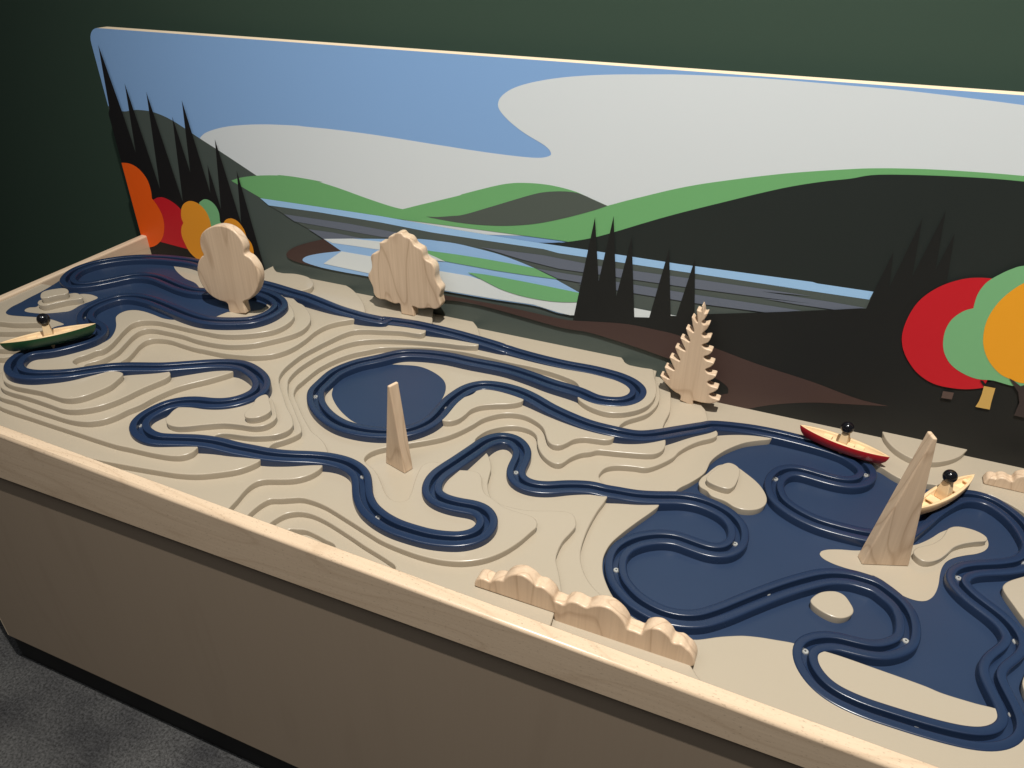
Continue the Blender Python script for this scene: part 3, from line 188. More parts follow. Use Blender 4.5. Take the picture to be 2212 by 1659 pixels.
'737],[-611.1,737.4],[-604.5,737.9],[-596.3,738.4],[-586.4,738.9],[-574.8,739.2],[-561.1,739.3],[-545.3,739.3],[-528.1,739.1],[-509.9,738.9],[-491.5,738.7],[-470.8,738.2],[-447.6,737.7],[-424.6,737],[-404.7,736.5],[-390.7,736.1],'
'[-364.3,736.1],[-363.4,721.7],[-388.8,716.9],[-393.8,715.9],[-400.9,714.4],[-409.2,712.8],[-417.8,711.3],[-425.9,710.1],[-433.6,709.2],[-441.3,708.5],[-449.1,708],[-456.9,707.6],[-464.7,707.4],[-472.6,707.3],[-480.6,707.3],'
'[-488.6,707.5],[-496.5,707.8],[-504.3,708.3],[-512.1,709],[-519.9,709.9],[-527.5,711],[-534.7,712.1],[-541.2,713.3],[-546.7,714.5],[-551.4,715.8],[-555.8,717.1],[-560.1,718.6],[-564.9,720.1],[-570.5,722],[-576.8,724.1],[-583,'
'726.3],[-588.3,728.1],[-592.1,729.4]]],["painted_land","black2",[[-396.7,677.8],[-366.1,883.8],[-351.9,766],[-333.1,890.6],[-317,742.7],[-298.4,858],[-280.2,706.7],[-253.2,712.2],[-232,847.7],[-215.4,723.4],[-205.5,725.3],[-186.6,'
'837],[-174.3,734.3],[-53.6,762.5],[13.4,778.3],[-10.3,773.4],[90.8,797.7],[95.3,830.2],[106.6,895.8],[114.7,839.1],[131.9,953.1],[141.3,861.2],[158.5,967.7],[169.2,877.8],[178.8,936.3],[189.2,861.1],[296.9,842.4],[461.1,874.2],'
'[584.9,548.8],[-144.3,548.8],[-120.1,645.5]]],["painted_shore","brown",[[-673.4,678.8],[-656.3,679],[-632.1,679.3],[-604,679.7],[-575,679.9],[-548.2,679.8],[-522.2,679.2],[-495,678.3],[-468.6,677.3],[-445.2,676.4],[-426.9,675.9],'
'[-415.3,675.8],[-409.1,675.9],[-405.7,676.1],[-402.5,676.6],[-396.7,677.4],[-388.2,678.4],[-378.8,679.8],[-368.8,681.3],[-358.3,682.9],[-347.7,684.4],[-336.7,685.9],[-325.3,687.5],[-313.7,689],[-302,690.2],[-290.5,691.1],[-278.9,'
'691.5],[-267,691.4],[-255.4,691.2],[-244.3,690.8],[-234.3,690.4],[-226.3,690.2],[-220,690.1],[-213.9,689.8],[-206.9,689.2],[-197.5,688],[-185.2,686.1],[-170.8,683.8],[-155.3,681],[-139.5,678.2],[-124.4,675.4],[-110.3,672.6],'
'[-96.6,669.8],[-82.9,666.8],[-68.4,664],[-52.8,661.1],[-35.4,658.5],[-16.5,655.9],[3,653.3],[22,650.6],[39.7,647.9],[56.1,644.8],[72,641.4],[87.1,638.1],[101.2,635.2],[114.4,633],[127,631.7],[139,631.1],[150,631],[159,631],[165.6,'
'631],[159.3,629.7],[150.5,627.9],[140,625.9],[128.5,623.6],[117,621.3],[105,619.1],[91.9,616.7],[78.4,614.3],[65.1,611.6],[52.5,608.8],[40.8,605.7],[29.4,602.4],[18.5,598.9],[7.9,595.3],[-2.3,591.6],[-12,587.8],[-21.3,583.9],'
'[-30.2,579.9],[-38.7,575.8],[-46.8,571.6],[-54.7,567.2],[-62.6,562.3],[-69.9,557.5],[-76,553.5],[-80.4,550.6],[-80.6,548.8],[-140.4,548.8],[-143.7,553.3],[-124.6,576],[-94.7,590.2],[-94.8,591.8],[-94.8,594.2],[-95,597],[-95.7,'
'599.8],[-97.3,602.4],[-99.6,604.8],[-102.5,607],[-106,609.3],[-110.3,611.5],[-115.5,613.8],[-121.5,616],[-128.4,618.3],[-136.1,620.6],[-144.4,622.9],[-153.2,625.1],[-163,627.4],[-173.8,629.7],[-185,632],[-196,634.2],[-206.1,'
'636.2],[-215,637.9],[-223,639.4],[-230.7,640.7],[-238.9,642.1],[-248.2,643.6],[-258.8,645.3],[-270.3,647],[-282.3,648.8],[-294.5,650.5],[-306.4,652.1],[-318.2,653.7],[-330,655.2],[-341.9,656.7],[-353.8,657.8],[-365.8,658.6],'
'[-376.1,658.7],[-384.7,658],[-394.3,657.3],[-407.3,657],[-426.2,657.6],[-454.2,659.8],[-489.5,663.1],[-527.6,666.7],[-563.8,669.8],[-593.4,671.7],[-616.3,672],[-635.7,671.2],[-651.7,669.9],[-664.4,668.5],[-673.9,667.6]]],'
'["painted_spruces","black3",[[-1472.5,959.2],[-1465.6,970.2],[-1448.8,1098.5],[-1430.4,967],[-1421.2,880.8],[-1401.7,1026.7],[-1375.2,806.1],[-1346.5,1013.9],[-1315.9,784.2],[-1290.3,969.9],[-1274.7,855.1],[-1254.1,1005.5],'
'[-1230.4,815.6],[-1221.6,877.9],[-1209.7,782.5],[-1187.3,934.4],[-1160.8,757],[-1145.3,874.5],[-1117.4,648.1],[-1184.2,608.8],[-1472.5,556.8]]],["painted_tree","red",[[-1418.1,775.8],[-1416.5,775.9],[-1414.2,776],[-1411.5,776.3],'
'[-1408.6,776.7],[-1405.6,777.4],[-1402.6,778.6],[-1399.3,780.2],[-1395.9,781.9],[-1392.5,783.5],[-1389.1,784.8],[-1385.7,785.7],[-1382.4,786.5],[-1379,787.1],[-1375.5,787.5],[-1371.8,787.4],[-1367.7,786.9],[-1363.3,786],[-1358.9,'
'784.9],[-1354.4,783.4],[-1350.2,781.8],[-1345.9,779.9],[-1341.7,777.7],[-1337.5,775.2],[-1333.8,772.5],[-1330.6,769.7],[-1328.1,767.1],[-1326.1,764.6],[-1324.5,761.8],[-1323.1,757.9],[-1321.7,752.4],[-1320.5,743.9],[-1319.3,'
'732.9],[-1318.3,721.3],[-1317.6,711.1],[-1317,704],[-1326.8,669.5],[-1338.3,670.8],[-1409.2,675.4],[-1450.3,677.8]]],["painted_tree","orange",[[-1472.5,853.5],[-1467.5,854.1],[-1462.1,854.6],[-1456.7,854.9],[-1451.4,854.8],'
'[-1446.3,854.3],[-1441.4,853.2],[-1436.6,851.9],[-1432,850.1],[-1427.6,847.8],[-1423.5,845.1],[-1419.5,841.8],[-1415.7,837.8],[-1412.2,833.5],[-1409.2,829],[-1406.8,824.5],[-1405.2,819.8],[-1404.3,814.9],[-1403.9,809.9],[-1403.8,'
'805.1],[-1403.8,800.5],[-1404.1,796],[-1404.7,791.4],[-1405.6,787.1],[-1406.3,783.5],[-1406.9,781],[-1405.2,778.8],[-1402.9,775.8],[-1400.3,772.3],[-1397.7,768.5],[-1395.5,764.6],[-1393.6,760.7],[-1391.7,756.6],[-1390.1,752.3],'
'[-1388.8,747.8],[-1388,743.1],[-1387.7,738],[-1387.8,732.7],[-1388.4,727.1],[-1389.3,721.5],[-1390.7,716],[-1392.6,710.5],[-1394.9,704.8],[-1397.6,699.2],[-1400.6,693.8],[-1404,688.8],[-1407.8,684.1],[-1412,679.7],[-1416.6,675.6],'
'[-1421.3,671.8],[-1426.1,668.4],[-1431.1,665.3],[-1436.4,662.6],[-1441.8,660.2],[-1447.1,658.2],[-1452.2,656.7],[-1457.1,655.7],[-1462.1,655.3],[-1466.9,655.2],[-1471.3,655.5],[-1472.5,655.6]]],["painted_tree","green3",[[-1267.4,'
'789.9],[-1265.3,791.3],[-1262.3,793.3],[-1258.8,795.6],[-1255.2,797.7],[-1251.9,799.1],[-1248.8,799.7],[-1245.6,800],[-1242.5,799.9],[-1239.4,799.4],[-1236.5,798.6],[-1233.6,797.5],[-1230.7,795.9],[-1228,794.1],[-1225.5,792],'
'[-1223.3,789.6],[-1221.5,787.1],[-1220,784.2],[-1218.7,781.1],[-1217.7,777.8],[-1217.1,774.3],[-1217,770.2],[-1217.4,765.6],[-1218.1,760.9],[-1218.7,756.9],[-1219.1,754],[-1202.7,721.3],[-1297.5,706.9]]],["painted_tree","amber",'
'[[-1328.3,734.6],[-1328.7,736.2],[-1329.4,738.5],[-1330.2,741.2],[-1330.6,744.2],[-1330.6,747.4],[-1330.1,751],[-1329.2,755],[-1327.9,759.2],[-1326.5,763.2],[-1325,766.8],[-1323.3,769.9],[-1321.5,772.7],[-1319.5,775.2],[-1317.2,'
'777.6],[-1314.7,779.9],[-1311.7,782.1],[-1308.3,784.3],[-1304.7,786.2],[-1301,787.9],[-1297.4,789.1],[-1293.8,789.9],[-1290,790.4],[-1286.3,790.5],[-1282.6,790.3],[-1279.1,789.7],[-1275.7,788.9],[-1272.3,787.8],[-1269.1,786.3],'
'[-1266,784.5],[-1263.1,782.5],[-1260.3,780.1],[-1257.7,777.5],[-1255.3,774.6],[-1253.1,771.4],[-1251.3,767.7],[-1249.9,763.7],[-1248.8,759.4],[-1247.9,754.7],[-1247.5,749.7],[-1247.6,744.4],[-1247.8,739],[-1248.1,733.6],[-1249,'
'727.7],[-1250.9,721.2],[-1254.3,713.5],[-1260.4,703.6],[-1268.7,691.7],[-1277.7,679.6],[-1285.7,668.9],[-1291.2,661.5],[-1305,645.5],[-1308.5,647.7],[-1313.5,650.8],[-1319.1,654.5],[-1324.5,658.5],[-1328.7,662.5],[-1331.7,666.8],'
'[-1334.1,671.4],[-1335.9,676.1],[-1337.5,680.8],[-1338.9,685.2],[-1340.1,689.2],[-1341.2,693],[-1341.9,696.7],[-1342.3,700.3],[-1342.4,704],[-1342,707.7],[-1341.3,711.4],[-1340.3,715.1],[-1339,718.6],[-1337.6,721.9],[-1335.9,725],'
'[-1333.8,728],[-1331.6,730.7],[-1329.6,733],[-1328.3,734.6]]],["painted_tree","amber",[[-1209.5,751.7],[-1208.3,753.1],[-1206.6,755.1],[-1204.5,757.3],[-1202.2,759.5],[-1199.6,761.2],[-1196.8,762.5],[-1193.5,763.8],[-1190.1,'
'764.8],[-1186.6,765.5],[-1183.2,765.7],[-1179.9,765.4],[-1176.5,764.8],[-1173.1,763.7],[-1169.9,762.3],[-1167,760.4],[-1164.2,758],[-1161.6,755.1],[-1159.2,751.8],[-1157.1,748.4],[-1155.3,745],[-1154.1,741.4],[-1153.2,737.2],'
'[-1152.7,733.2],[-1152.3,729.7],[-1152,727.2],[-1150.5,725.8],[-1148.5,723.8],[-1146.1,721.4],[-1144,718.7],[-1142.3,715.8],[-1141.2,712.6],[-1140.3,709.1],[-1139.8,705.4],[-1139.6,701.5],[-1139.8,697.5],[-1140.2,693.4],[-1140.9,'
'689.2],[-1142,684.8],[-1143.9,680.3],[-1146.8,675.6],[-1151,670.1],[-1156.4,663.8],[-1162.5,657.7],[-1168.8,652.7],[-1174.9,649.8],[-1180.9,648.8],[-1187.4,649],[-1193.8,650.8],[-1199.5,654.5],[-1204,660.4],[-1207.1,670.1],'
'[-1209.1,683.5],[-1210.4,698],[-1211.3,711],[-1212,719.9]]],["painted_tree","red",[[254.3,878.3],[250.2,878],[244.5,877.6],[237.9,877.1],[231.2,876.4],[225.5,875.4],[220.6,874.4],[216.2,873.2],[212,871.7],[207.8,870],[203.5,'
'867.9],[198.8,865.4],[194,862.5],[189.2,859.3],[184.6,855.7],[180.2,851.8],[176,847.5],[171.9,842.9],[168,837.9],[164.5,832.7],[161.5,827.4],[159,821.9],[156.9,816.2],[155.3,810.3],[153.9,804.4],[152.8,798.4],[152,792.3],[151.4,'
'786],[151.1,779.7],[151.1,773.6],[151.4,768],[151.9,762.8],[152.8,758],[154,753.5],[155.5,749.1],[157.2,744.6],[159.3,740],[161.7,735.6],[164.3,731.1],[167.3,726.7],[170.5,722.4],[174,718.1],[177.9,713.7],[182,709.4],[186.3,'
'705.3],[190.9,701.7],[195.8,698.4],[201,695.4],[206.4,692.7],[212,690.5],[217.6,688.8],[223.5,687.8],[229.8,687.2],[236,687.2],[242.1,687.3],[247.6,687.6],[252.5,688.1],[257.1,688.8],[261.3,689.6],[265.3,690.6],[269.1,691.7],[273,'
'693],[276.8,694.5],[280.4,696],[283.3,697.4],[285.5,698.3],[288.1,724.9]]],["painted_tree","green3",[[310.5,908.9],[305.8,908.2],[298.9,907.2],[291.1,906],[283.7,904.7],[277.8,903.4],[273.8,902.1],[270.8,900.7],[268.3,899.2],'
'[266.1,897.5],[263.6,895.7],[260.7,893.5],[257.9,891.1],[255.1,888.6],[252.4,885.9],[249.8,883.3],[247.4,880.8],[245,878.2],[242.8,875.6],[240.8,872.8],[239,869.8],[237.5,866.6],[236.3,863.2],[235.2,859.6],[234.3,855.9],[233.7,'
'852.3],[233.3,848.4],[233.2,844.3],[233.3,840.2],[233.5,836.5],[233.7,833.6],[233.8,831.4],[234,829.9],[234.2,828.8],[234.4,827.9],[234.5,827.3],[233,826.5],[230.8,825.3],[228.2,823.9],[225.5,822.2],[223.1,820.1],[220.7,817.6],'
'[218.2,814.6],[215.8,811.4],[213.7,807.9],[211.9,804.3],[210.6,800.6],[209.5,796.6],[208.8,792.5],[208.3,788.2],[208.1,783.9],[208.2,779.3],[208.6,774.5],[209.3,769.7],[210.2,764.9],[211.3,760.5],[212.5,756.4],[214,752.6],[215.6,'
'748.9],[217.5,745.4],[219.6,741.9],[221.9,738.6],[224.5,735.3],[227.3,732.1],[230.3,729.2],[233.5,726.5],[237,724.1],[240.7,721.8],[244.5,719.8],[248.5,718],[252.5,716.4],[256.4,715],[260.5,713.8],[264.6,712.8],[268.8,712.1],[273,'
'711.7],[277.1,711.8],[281.3,712.3],[285.5,713.1],[289.8,713.7],[294.4,714],[299.5,713.6],[304.9,712.9],[310.3,712.1],[315.6,711.4],[320.2,711.1],[324,711.1],[327,711.2],[329.8,711.6],[333.1,712.3],[337.3,713.7],[343.3,716.1],'
'[350.7,719.3],[358.3,722.9],[365,726],[369.6,728.2]]],["painted_tree","amber2",[[323.3,895.4],[320.4,894.8],[316.3,894],[311.6,892.9],[306.8,891.6],[302.5,890],[298.9,888.1],[295.3,885.9],[291.9,883.5],[288.7,880.8],[285.7,878.2],'
'[283,875.5],[280.4,872.8],[278.1,869.9],[275.8,866.8],[273.5,863.3],[271.1,859.4],[268.7,855.2],[266.5,850.6],[264.3,845.9],[262.5,841],[261,835.8],[259.6,830.3],[258.5,824.7],[257.7,819],[257.2,813.5],[257.1,808],[257.3,802.5],'
'[257.8,797.1],[258.6,791.9],[259.5,786.8],[260.6,782.1],[261.8,777.6],[263.2,773.2],[265,769],[266.9,764.7],[269.2,760.3],[271.8,755.9],[274.7,751.6],[277.7,747.5],[280.9,743.7],[284.4,740],[288.2,736.4],[292.1,733.1],[296,730.1],'
'[299.7,727.6],[303.2,725.7],[306.7,724.3],[310.1,723.2],[313.5,722.3],[317.1,721.5],[320.3,720.6],[323.3,719.6],[326.4,718.9],[330.4,718.6],[335.6,719.1],[343.2,720.6],[352.9,723.1],[362.9,725.9],[371.7,728.5],[377.9,730.2]]],'
'["painted_trunk","tan",[[285.2,702.5],[301.1,702.2],[302,690.6],[303.2,676],[304.9,662.6],[284.7,662.5],[286.5,673.8],[286.6,686.7]]],["painted_branch","black3",[[277.1,710.6],[281.5,710.8],[286.9,705.4],[291.7,712.5],[296.3,714],'
'[295.8,705.1],[301.1,702.2],[284.6,702.3]]],["painted_trunk","brown2",[[313.4,723.5],[319.7,720.9],[331.8,713.6],[344.5,722],[369.9,661.4],[354,660.5],[339.4,660.9],[339.1,685.3],[332.2,702.4]]],["painted_block","brown3",[[233.3,'
'679.8],[248.9,680.6],[249.2,667.7],[234.2,666.9]]]],"dim":{"a":543.55,"w":20.86,"yF":564.41,"yB":1227.69,"xL":-1455.14,"xR":720,"CABY":549.89,"TOEY":565.73,"zcab":91.82,"xcab":-1338.22,"zrb":576.39,"rz0":684.88,"rz1":603.86,'
'"xb":-1472.91,"t":1129.38,"th":24.48,"L0":566.78,"H":12.6,"zc":1333.58},"cam":[2989.2126153090853,0.5572012274138773,0.4030247685226677,0.0025098032637406254]}')
D = json.loads(DATA)                      # measured outlines, millimetres
q = {k: v*.001 for k, v in D['dim'].items()}

# ------------------------------------------------------------------ camera
f_px, pitch, yaw, roll = D['cam']
cy, sy, cp, sp = math.cos(yaw), math.sin(yaw), math.cos(pitch), math.sin(pitch)
fwd = Vector((-sy*cp, cy*cp, -sp)); rt = Vector((cy, sy, 0)); up = rt.cross(fwd)
cr_, sr_ = math.cos(roll), math.sin(roll)
rt, up = rt*cr_ + up*sr_, up*cr_ - rt*sr_
cam = bpy.data.cameras.new('camera'); co = bpy.data.objects.new('camera', cam); COL.objects.link(co)
m = Matrix((rt, up, -fwd)).transposed().to_4x4(); m.translation = Vector((0, 0, q['zc'])); co.matrix_world = m
cam.sensor_width = 36; cam.lens = f_px/4032*36; cam.clip_start = .02; cam.clip_end = 60
S.camera = co
# ------------------------------------------------------------------ world and exposure
w = bpy.data.worlds.new('World'); S.world = w; w.use_nodes = True
bg = w.node_tree.nodes['Background']; bg.inputs[0].default_value = (1, .95, .88, 1); bg.inputs[1].default_value = .05
S.view_settings.view_transform = 'Standard'; S.view_settings.look = 'None'
S.view_settings.exposure = 0; S.view_settings.gamma = 1
# ------------------------------------------------------------------ lamps (gallery spotlight plus an added soft fill)
def lamp(name, kind, loc, target, power, color, **kw):
    l = bpy.data.lights.new(name, kind); o = bpy.data.objects.new(name, l); COL.objects.link(o)
    o.location = loc; o.rotation_euler = (Vector(target)-Vector(loc)).to_track_quat('-Z', 'Y').to_euler()
    l.energy = power; l.color = color
    for k, v in kw.items(): setattr(l, k, v)
    return o
lamp('track_spotlight', 'SPOT', (.15, .03, 3.85), (-.16, .98, .6), 670, (1, .96, .89), spot_size=math.radians(66), spot_blend=1.0, shadow_soft_size=.022)
lamp('soft_fill_light', 'AREA', (-.9, -.7, 3.6), (-.6, 1.1, .7), 26, (.96, .98, 1), shape='RECTANGLE', size=2.4, size_y=1.2)  # wide overhead fill added to lift the shade, not a known fitting

# ------------------------------------------------------------------ materials
def lin(c):
    c = c/255
    return c/12.92 if c <= .04045 else ((c+.055)/1.055)**2.4
def rgb(r, g, b, k=1): return (lin(r)*k, lin(g)*k, lin(b)*k, 1)
def newmat(name):
    m = bpy.data.materials.new(name); m.use_nodes = True
    return m, m.node_tree, m.node_tree.nodes['Principled BSDF']
def paint(name, col, rough=.5, noise=.04, bump=.0, scale=60, coat=0, spec=.5):
    m, t, b = newmat(name); n, l = t.nodes, t.links
    b.inputs['Roughness'].default_value = rough; b.inputs['Specular IOR Level'].default_value = spec
    if coat: b.inputs['Coat Weight'].default_value = coat; b.inputs['Coat Roughness'].default_value = .18
    tc = n.new('ShaderNodeTexCoord'); nz = n.new('ShaderNodeTexNoise'); nz.inputs['Scale'].default_value = scale*.12; nz.inputs['Detail'].default_value = 6
    l.new(tc.outputs['Object'], nz.inputs['Vector'])
    mx = n.new('ShaderNodeMix'); mx.data_type = 'RGBA'
    mx.inputs[6].default_value = tuple(c*(1-noise) for c in col[:3])+(1,); mx.inputs[7].default_value = tuple(min(1, c*(1+noise)) for c in col[:3])+(1,)
    l.new(nz.outputs['Fac'], mx.inputs[0]); l.new(mx.outputs[2], b.inputs['Base Color'])
    rr = n.new('ShaderNodeMapRange'); rr.inputs['To Min'].default_value = rough*.85; rr.inputs['To Max'].default_value = rough*1.15
    l.new(nz.outputs['Fac'], rr.inputs['Value']); l.new(rr.outputs[0], b.inputs['Roughness'])
    if bump:
        n2 = n.new('ShaderNodeTexNoise'); n2.inputs['Scale'].default_value = scale*8; n2.inputs['Detail'].default_value = 3
        bp = n.new('ShaderNodeBump'); bp.inputs['Strength'].default_value = bump; bp.inputs['Distance'].default_value = .0004
        l.new(tc.outputs['Object'], n2.inputs['Vector']); l.new(n2.outputs['Fac'], bp.inputs['Height']); l.new(bp.outputs[0], b.inputs['Normal'])
    return m
def wood(name, base, dark, axis, ring=38, contrast=.5, rough=.38, off=0., fleck=.0):
    """maple: fine rays along the grain plus a few cathedral lines; axis = grain direction"""
    m, t, b = newmat(name); n, l = t.nodes, t.links
    tc = n.new('ShaderNodeTexCoord'); mp = n.new('ShaderNodeMapping')
    sc = [1, 1, 1]; sc['XYZ'.index(axis)] = .16
    mp.inputs['Scale'].default_value = sc; mp.inputs['Location'].default_value = (off, off*.7, off*1.3)
    l.new(tc.outputs['Object'], mp.inputs['Vector'])
    nz = n.new('ShaderNodeTexNoise'); nz.inputs['Scale'].default_value = 9; nz.inputs['Detail'].default_value = 2; l.new(mp.outputs[0], nz.inputs['Vector'])
    mul = n.new('ShaderNodeMath'); mul.operation = 'MULTIPLY'; mul.inputs[1].default_value = ring*.32; l.new(nz.outputs['Fac'], mul.inputs[0])
    fr = n.new('ShaderNodeMath'); fr.operation = 'FRACT'; l.new(mul.outputs[0], fr.inputs[0])
    ra = n.new('ShaderNodeValToRGB'); e = ra.color_ramp.elements
    e[0].position = 0; e[0].color = (1, 1, 1, 1); e[1].position = .12; e[1].color = (.12, .12, .12, 1)
    x = e.new(.55); x.color = (.0, .0, .0, 1); y = e.new(.93); y.color = (.3, .3, .3, 1); z = e.new(.985); z.color = (1, 1, 1, 1)
    l.new(fr.outputs[0], ra.inputs[0])
    mp2 = n.new('ShaderNodeMapping'); sc2 = [260, 260, 260]; sc2['XYZ'.index(axis)] = 7; mp2.inputs['Scale'].default_value = sc2
    l.new(tc.outputs['Object'], mp2.inputs['Vector'])
    n2 = n.new('ShaderNodeTexNoise'); n2.inputs['Scale'].default_value = 1; n2.inputs['Detail'].default_value = 3; l.new(mp2.outputs[0], n2.inputs['Vector'])
    n3 = n.new('ShaderNodeTexNoise'); n3.inputs['Scale'].default_value = 5; l.new(mp.outputs[0], n3.inputs['Vector'])
    a1 = n.new('ShaderNodeMath'); a1.operation = 'MULTIPLY_ADD'; a1.inputs[1].default_value = .55; l.new(ra.outputs[0], a1.inputs[0])
    s2 = n.new('ShaderNodeMath'); s2.operation = 'MULTIPLY_ADD'; s2.inputs[1].default_value = .7; s2.inputs[2].default_value = -.22; l.new(n2.outputs['Fac'], s2.inputs[0])
    s3 = n.new('ShaderNodeMath'); s3.operation = 'MULTIPLY_ADD'; s3.inputs[1].default_value = .5; l.new(n3.outputs['Fac'], s3.inputs[0]); l.new(s2.outputs[0], s3.inputs[2])
    l.new(s3.outputs[0], a1.inputs[2])
    fc = n.new('ShaderNodeMath'); fc.operation = 'MULTIPLY'; fc.inputs[1].default_value = contrast; fc.use_clamp = True; l.new(a1.outputs[0], fc.inputs[0])
    mx = n.new('ShaderNodeMix'); mx.data_type = 'RGBA'; mx.inputs[6].default_value = base; mx.inputs[7].default_value = dark
    l.new(fc.outputs[0], mx.inputs[0])
    out = mx.outputs[2]
    if fleck:
        mp3 = n.new('ShaderNodeMapping'); mp3.inputs['Scale'].default_value = (95, 260, 260); l.new(tc.outputs['Object'], mp3.inputs['Vector'])
        nf = n.new('ShaderNodeTexNoise'); nf.inputs['Scale'].default_value = 2.2; nf.inputs['Detail'].default_value = 4; l.new(mp3.outputs[0], nf.inputs['Vector'])
        rf = n.new('ShaderNodeValToRGB'); rf.color_ramp.elements[0].position = .6; rf.color_ramp.elements[1].position = .72; l.new(nf.outputs['Fac'], rf.inputs[0])
        ff = n.new('ShaderNodeMath'); ff.operation = 'MULTIPLY'; ff.inputs[1].default_value = fleck; l.new(rf.outputs[0], ff.inputs[0])
        m2 = n.new('ShaderNodeMix'); m2.data_type = 'RGBA'; m2.inputs[7].default_value = tuple(c*.35 for c in dark[:3])+(1,)
        l.new(ff.outputs[0], m2.inputs[0]); l.new(out, m2.inputs[6]); out = m2.outputs[2]
    l.new(out, b.inputs['Base Color'])
    b.inputs['Roughness'].default_value = rough
    bp = n.new('ShaderNodeBump'); bp.inputs['Strength'].default_value = .12; bp.inputs['Distance'].default_value = .0006
    l.new(n2.outputs['Fac'], bp.inputs['Height']); l.new(bp.outputs[0], b.inputs['Normal'])
    return m
MAPLE = (.72, .55, .39, 1); MAPLED = (.36, .235, .145, 1)
M = {}
M['sand'] = paint('beige_solid_surface', (.385, .330, .252, 1), .25, .02, .04, 30)
M['navy'] = paint('navy_lacquer', (.013, .026, .062, 1), .27, .16, .16, 40, spec=.55)
M['lake'] = paint('navy_satin_paint', (.016, .032, .072, 1), .40, .14, .05, 40)
M['maple_z'] = wood('maple_upright', MAPLE, MAPLED, 'Z', 40, .7)
M['maple_z2'] = wood('maple_upright_wavy', MAPLE, MAPLED, 'Z', 60, .75, off=.37)
M['maple_x'] = wood('maple_rail', (.68, .53, .38, 1), (.44, .31, .2, 1), 'X', 34, .5, .3, fleck=.5)
M['maple_y'] = wood('maple_side_rail', (.68, .53, .38, 1), (.44, .31, .2, 1), 'Y', 34, .5, .34)
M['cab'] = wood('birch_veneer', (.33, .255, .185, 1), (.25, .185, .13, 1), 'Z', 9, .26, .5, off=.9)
M['boatwood'] = wood('pale_toy_wood', (.78, .58, .34, 1), (.55, .33, .16, 1), 'X', 30, .4, .5)
M['black_gloss'] = paint('black_bead_lacquer', (.006, .006, .008, 1), .12, .02)
M['kick'] = paint('black_laminate', (.004, .004, .004, 1), .7, .05)
M['hull_red'] = paint('red_toy_lacquer', (.43, .010, .014, 1), .38, .05)
M['hull_green'] = paint('green_toy_lacquer', (.010, .055, .020, 1), .38, .05)
M['screw'] = paint('steel_screw', (.62, .62, .60, 1), .38, .1); M['screw'].node_tree.nodes['Principled BSDF'].inputs['Metallic'].default_value = .6
M['hole'] = paint('screw_socket', (.05, .05, .05, 1), .6, .05)
M['ply'] = paint('pale_board_edge', (.74, .60, .43, 1), .5, .08, .05, 90)

# ------------------------------------------------------------------ helpers
def tag(o, label=None, cat=None, group=None, kind=None):
    for k, v in (('label', label), ('category', cat), ('group', group), ('kind', kind)):
        if v: o[k] = v
    return o
def mesh_obj(name, verts, faces, mats, parent=None, mi=None, smooth=None):
    me = bpy.data.meshes.new(name); me.from_pydata([tuple(v) for v in verts], [], faces)
    for x in (mats if isinstance(mats, (list, tuple)) else [mats]): me.materials.append(x)
    if mi: me.polygons.foreach_set('material_index', mi)
    if smooth is not None: me.polygons.foreach_set('use_smooth', smooth if isinstance(smooth, list) else [smooth]*len(faces))
    me.update(); o = bpy.data.objects.new(name, me); COL.objects.link(o)
    if parent: o.parent = parent; o.matrix_parent_inverse = parent.matrix_world.inverted()
    return o
def bm_obj(name, bm, mats, parent=None, smooth=False):
    bmesh.ops.recalc_face_normals(bm, faces=bm.faces)
    me = bpy.data.meshes.new(name); bm.to_mesh(me); bm.free()
    for x in (mats if isinstance(mats, (list, tuple)) else [mats]): me.materials.append(x)
    if smooth: me.polygons.foreach_set('use_smooth', [True]*len(me.polygons))
    o = bpy.data.objects.new(name, me); COL.objects.link(o)
    if parent: o.parent = parent; o.matrix_parent_inverse = parent.matrix_world.inverted()
    return o
def empty(name, loc=(0, 0, 0), rz=0):
    o = bpy.data.objects.new(name, None); COL.objects.link(o); o.empty_display_size = .05
    o.matrix_world = Matrix.Translation(Vector(loc)) @ Matrix.Rotation(rz, 4, 'Z')
    o.location = loc; o.rotation_euler = (0, 0, rz)
    bpy.context.view_layer.update()
    return o
def catmull(P, step, closed=False):
    n = len(P); out = []
    dim = len(P[0])
    for i in range(n if closed else n-1):
        if closed: p0, p1, p2, p3 = P[i-1], P[i], P[(i+1) % n], P[(i+2) % n]
        else: p0, p1, p2, p3 = P[max(i-1, 0)], P[i], P[i+1], P[min(i+2, n-1)]
        # centripetal knots keep unevenly spaced points from overshooting
        def dist(a, b): return max(1e-6, math.sqrt(sum((a[k]-b[k])**2 for k in range(dim))))
        t1 = dist(p0, p1)**.5; t2 = t1+dist(p1, p2)**.5; t3 = t2+dist(p2, p3)**.5
        L_ = dist(p1, p2); k = max(1, int(round(L_/step)))
        for j in range(k):
            t = t1+(t2-t1)*j/k; v = []
            for c in range(dim):
                a1 = (t1-t)/t1*p0[c]+t/t1*p1[c]; a2 = (t2-t)/(t2-t1)*p1[c]+(t-t1)/(t2-t1)*p2[c]; a3 = (t3-t)/(t3-t2)*p2[c]+(t-t2)/(t3-t2)*p3[c]
                b1 = (t2-t)/t2*a1+t/t2*a2; b2 = (t3-t)/(t3-t1)*a2+(t-t1)/(t3-t1)*a3
                v.append((t2-t)/(t2-t1)*b1+(t-t1)/(t2-t1)*b2)
            out.append(v)
    if not closed: out.append(list(P[-1]))
    return out
def dedupe(p, eps):
    o = []
    for v in p:
        if not o or math.hypot(v[0]-o[-1][0], v[1]-o[-1][1]) > eps: o.append(v)
    if math.hypot(o[0][0]-o[-1][0], o[0][1]-o[-1][1]) <= eps: o.pop()
    return o
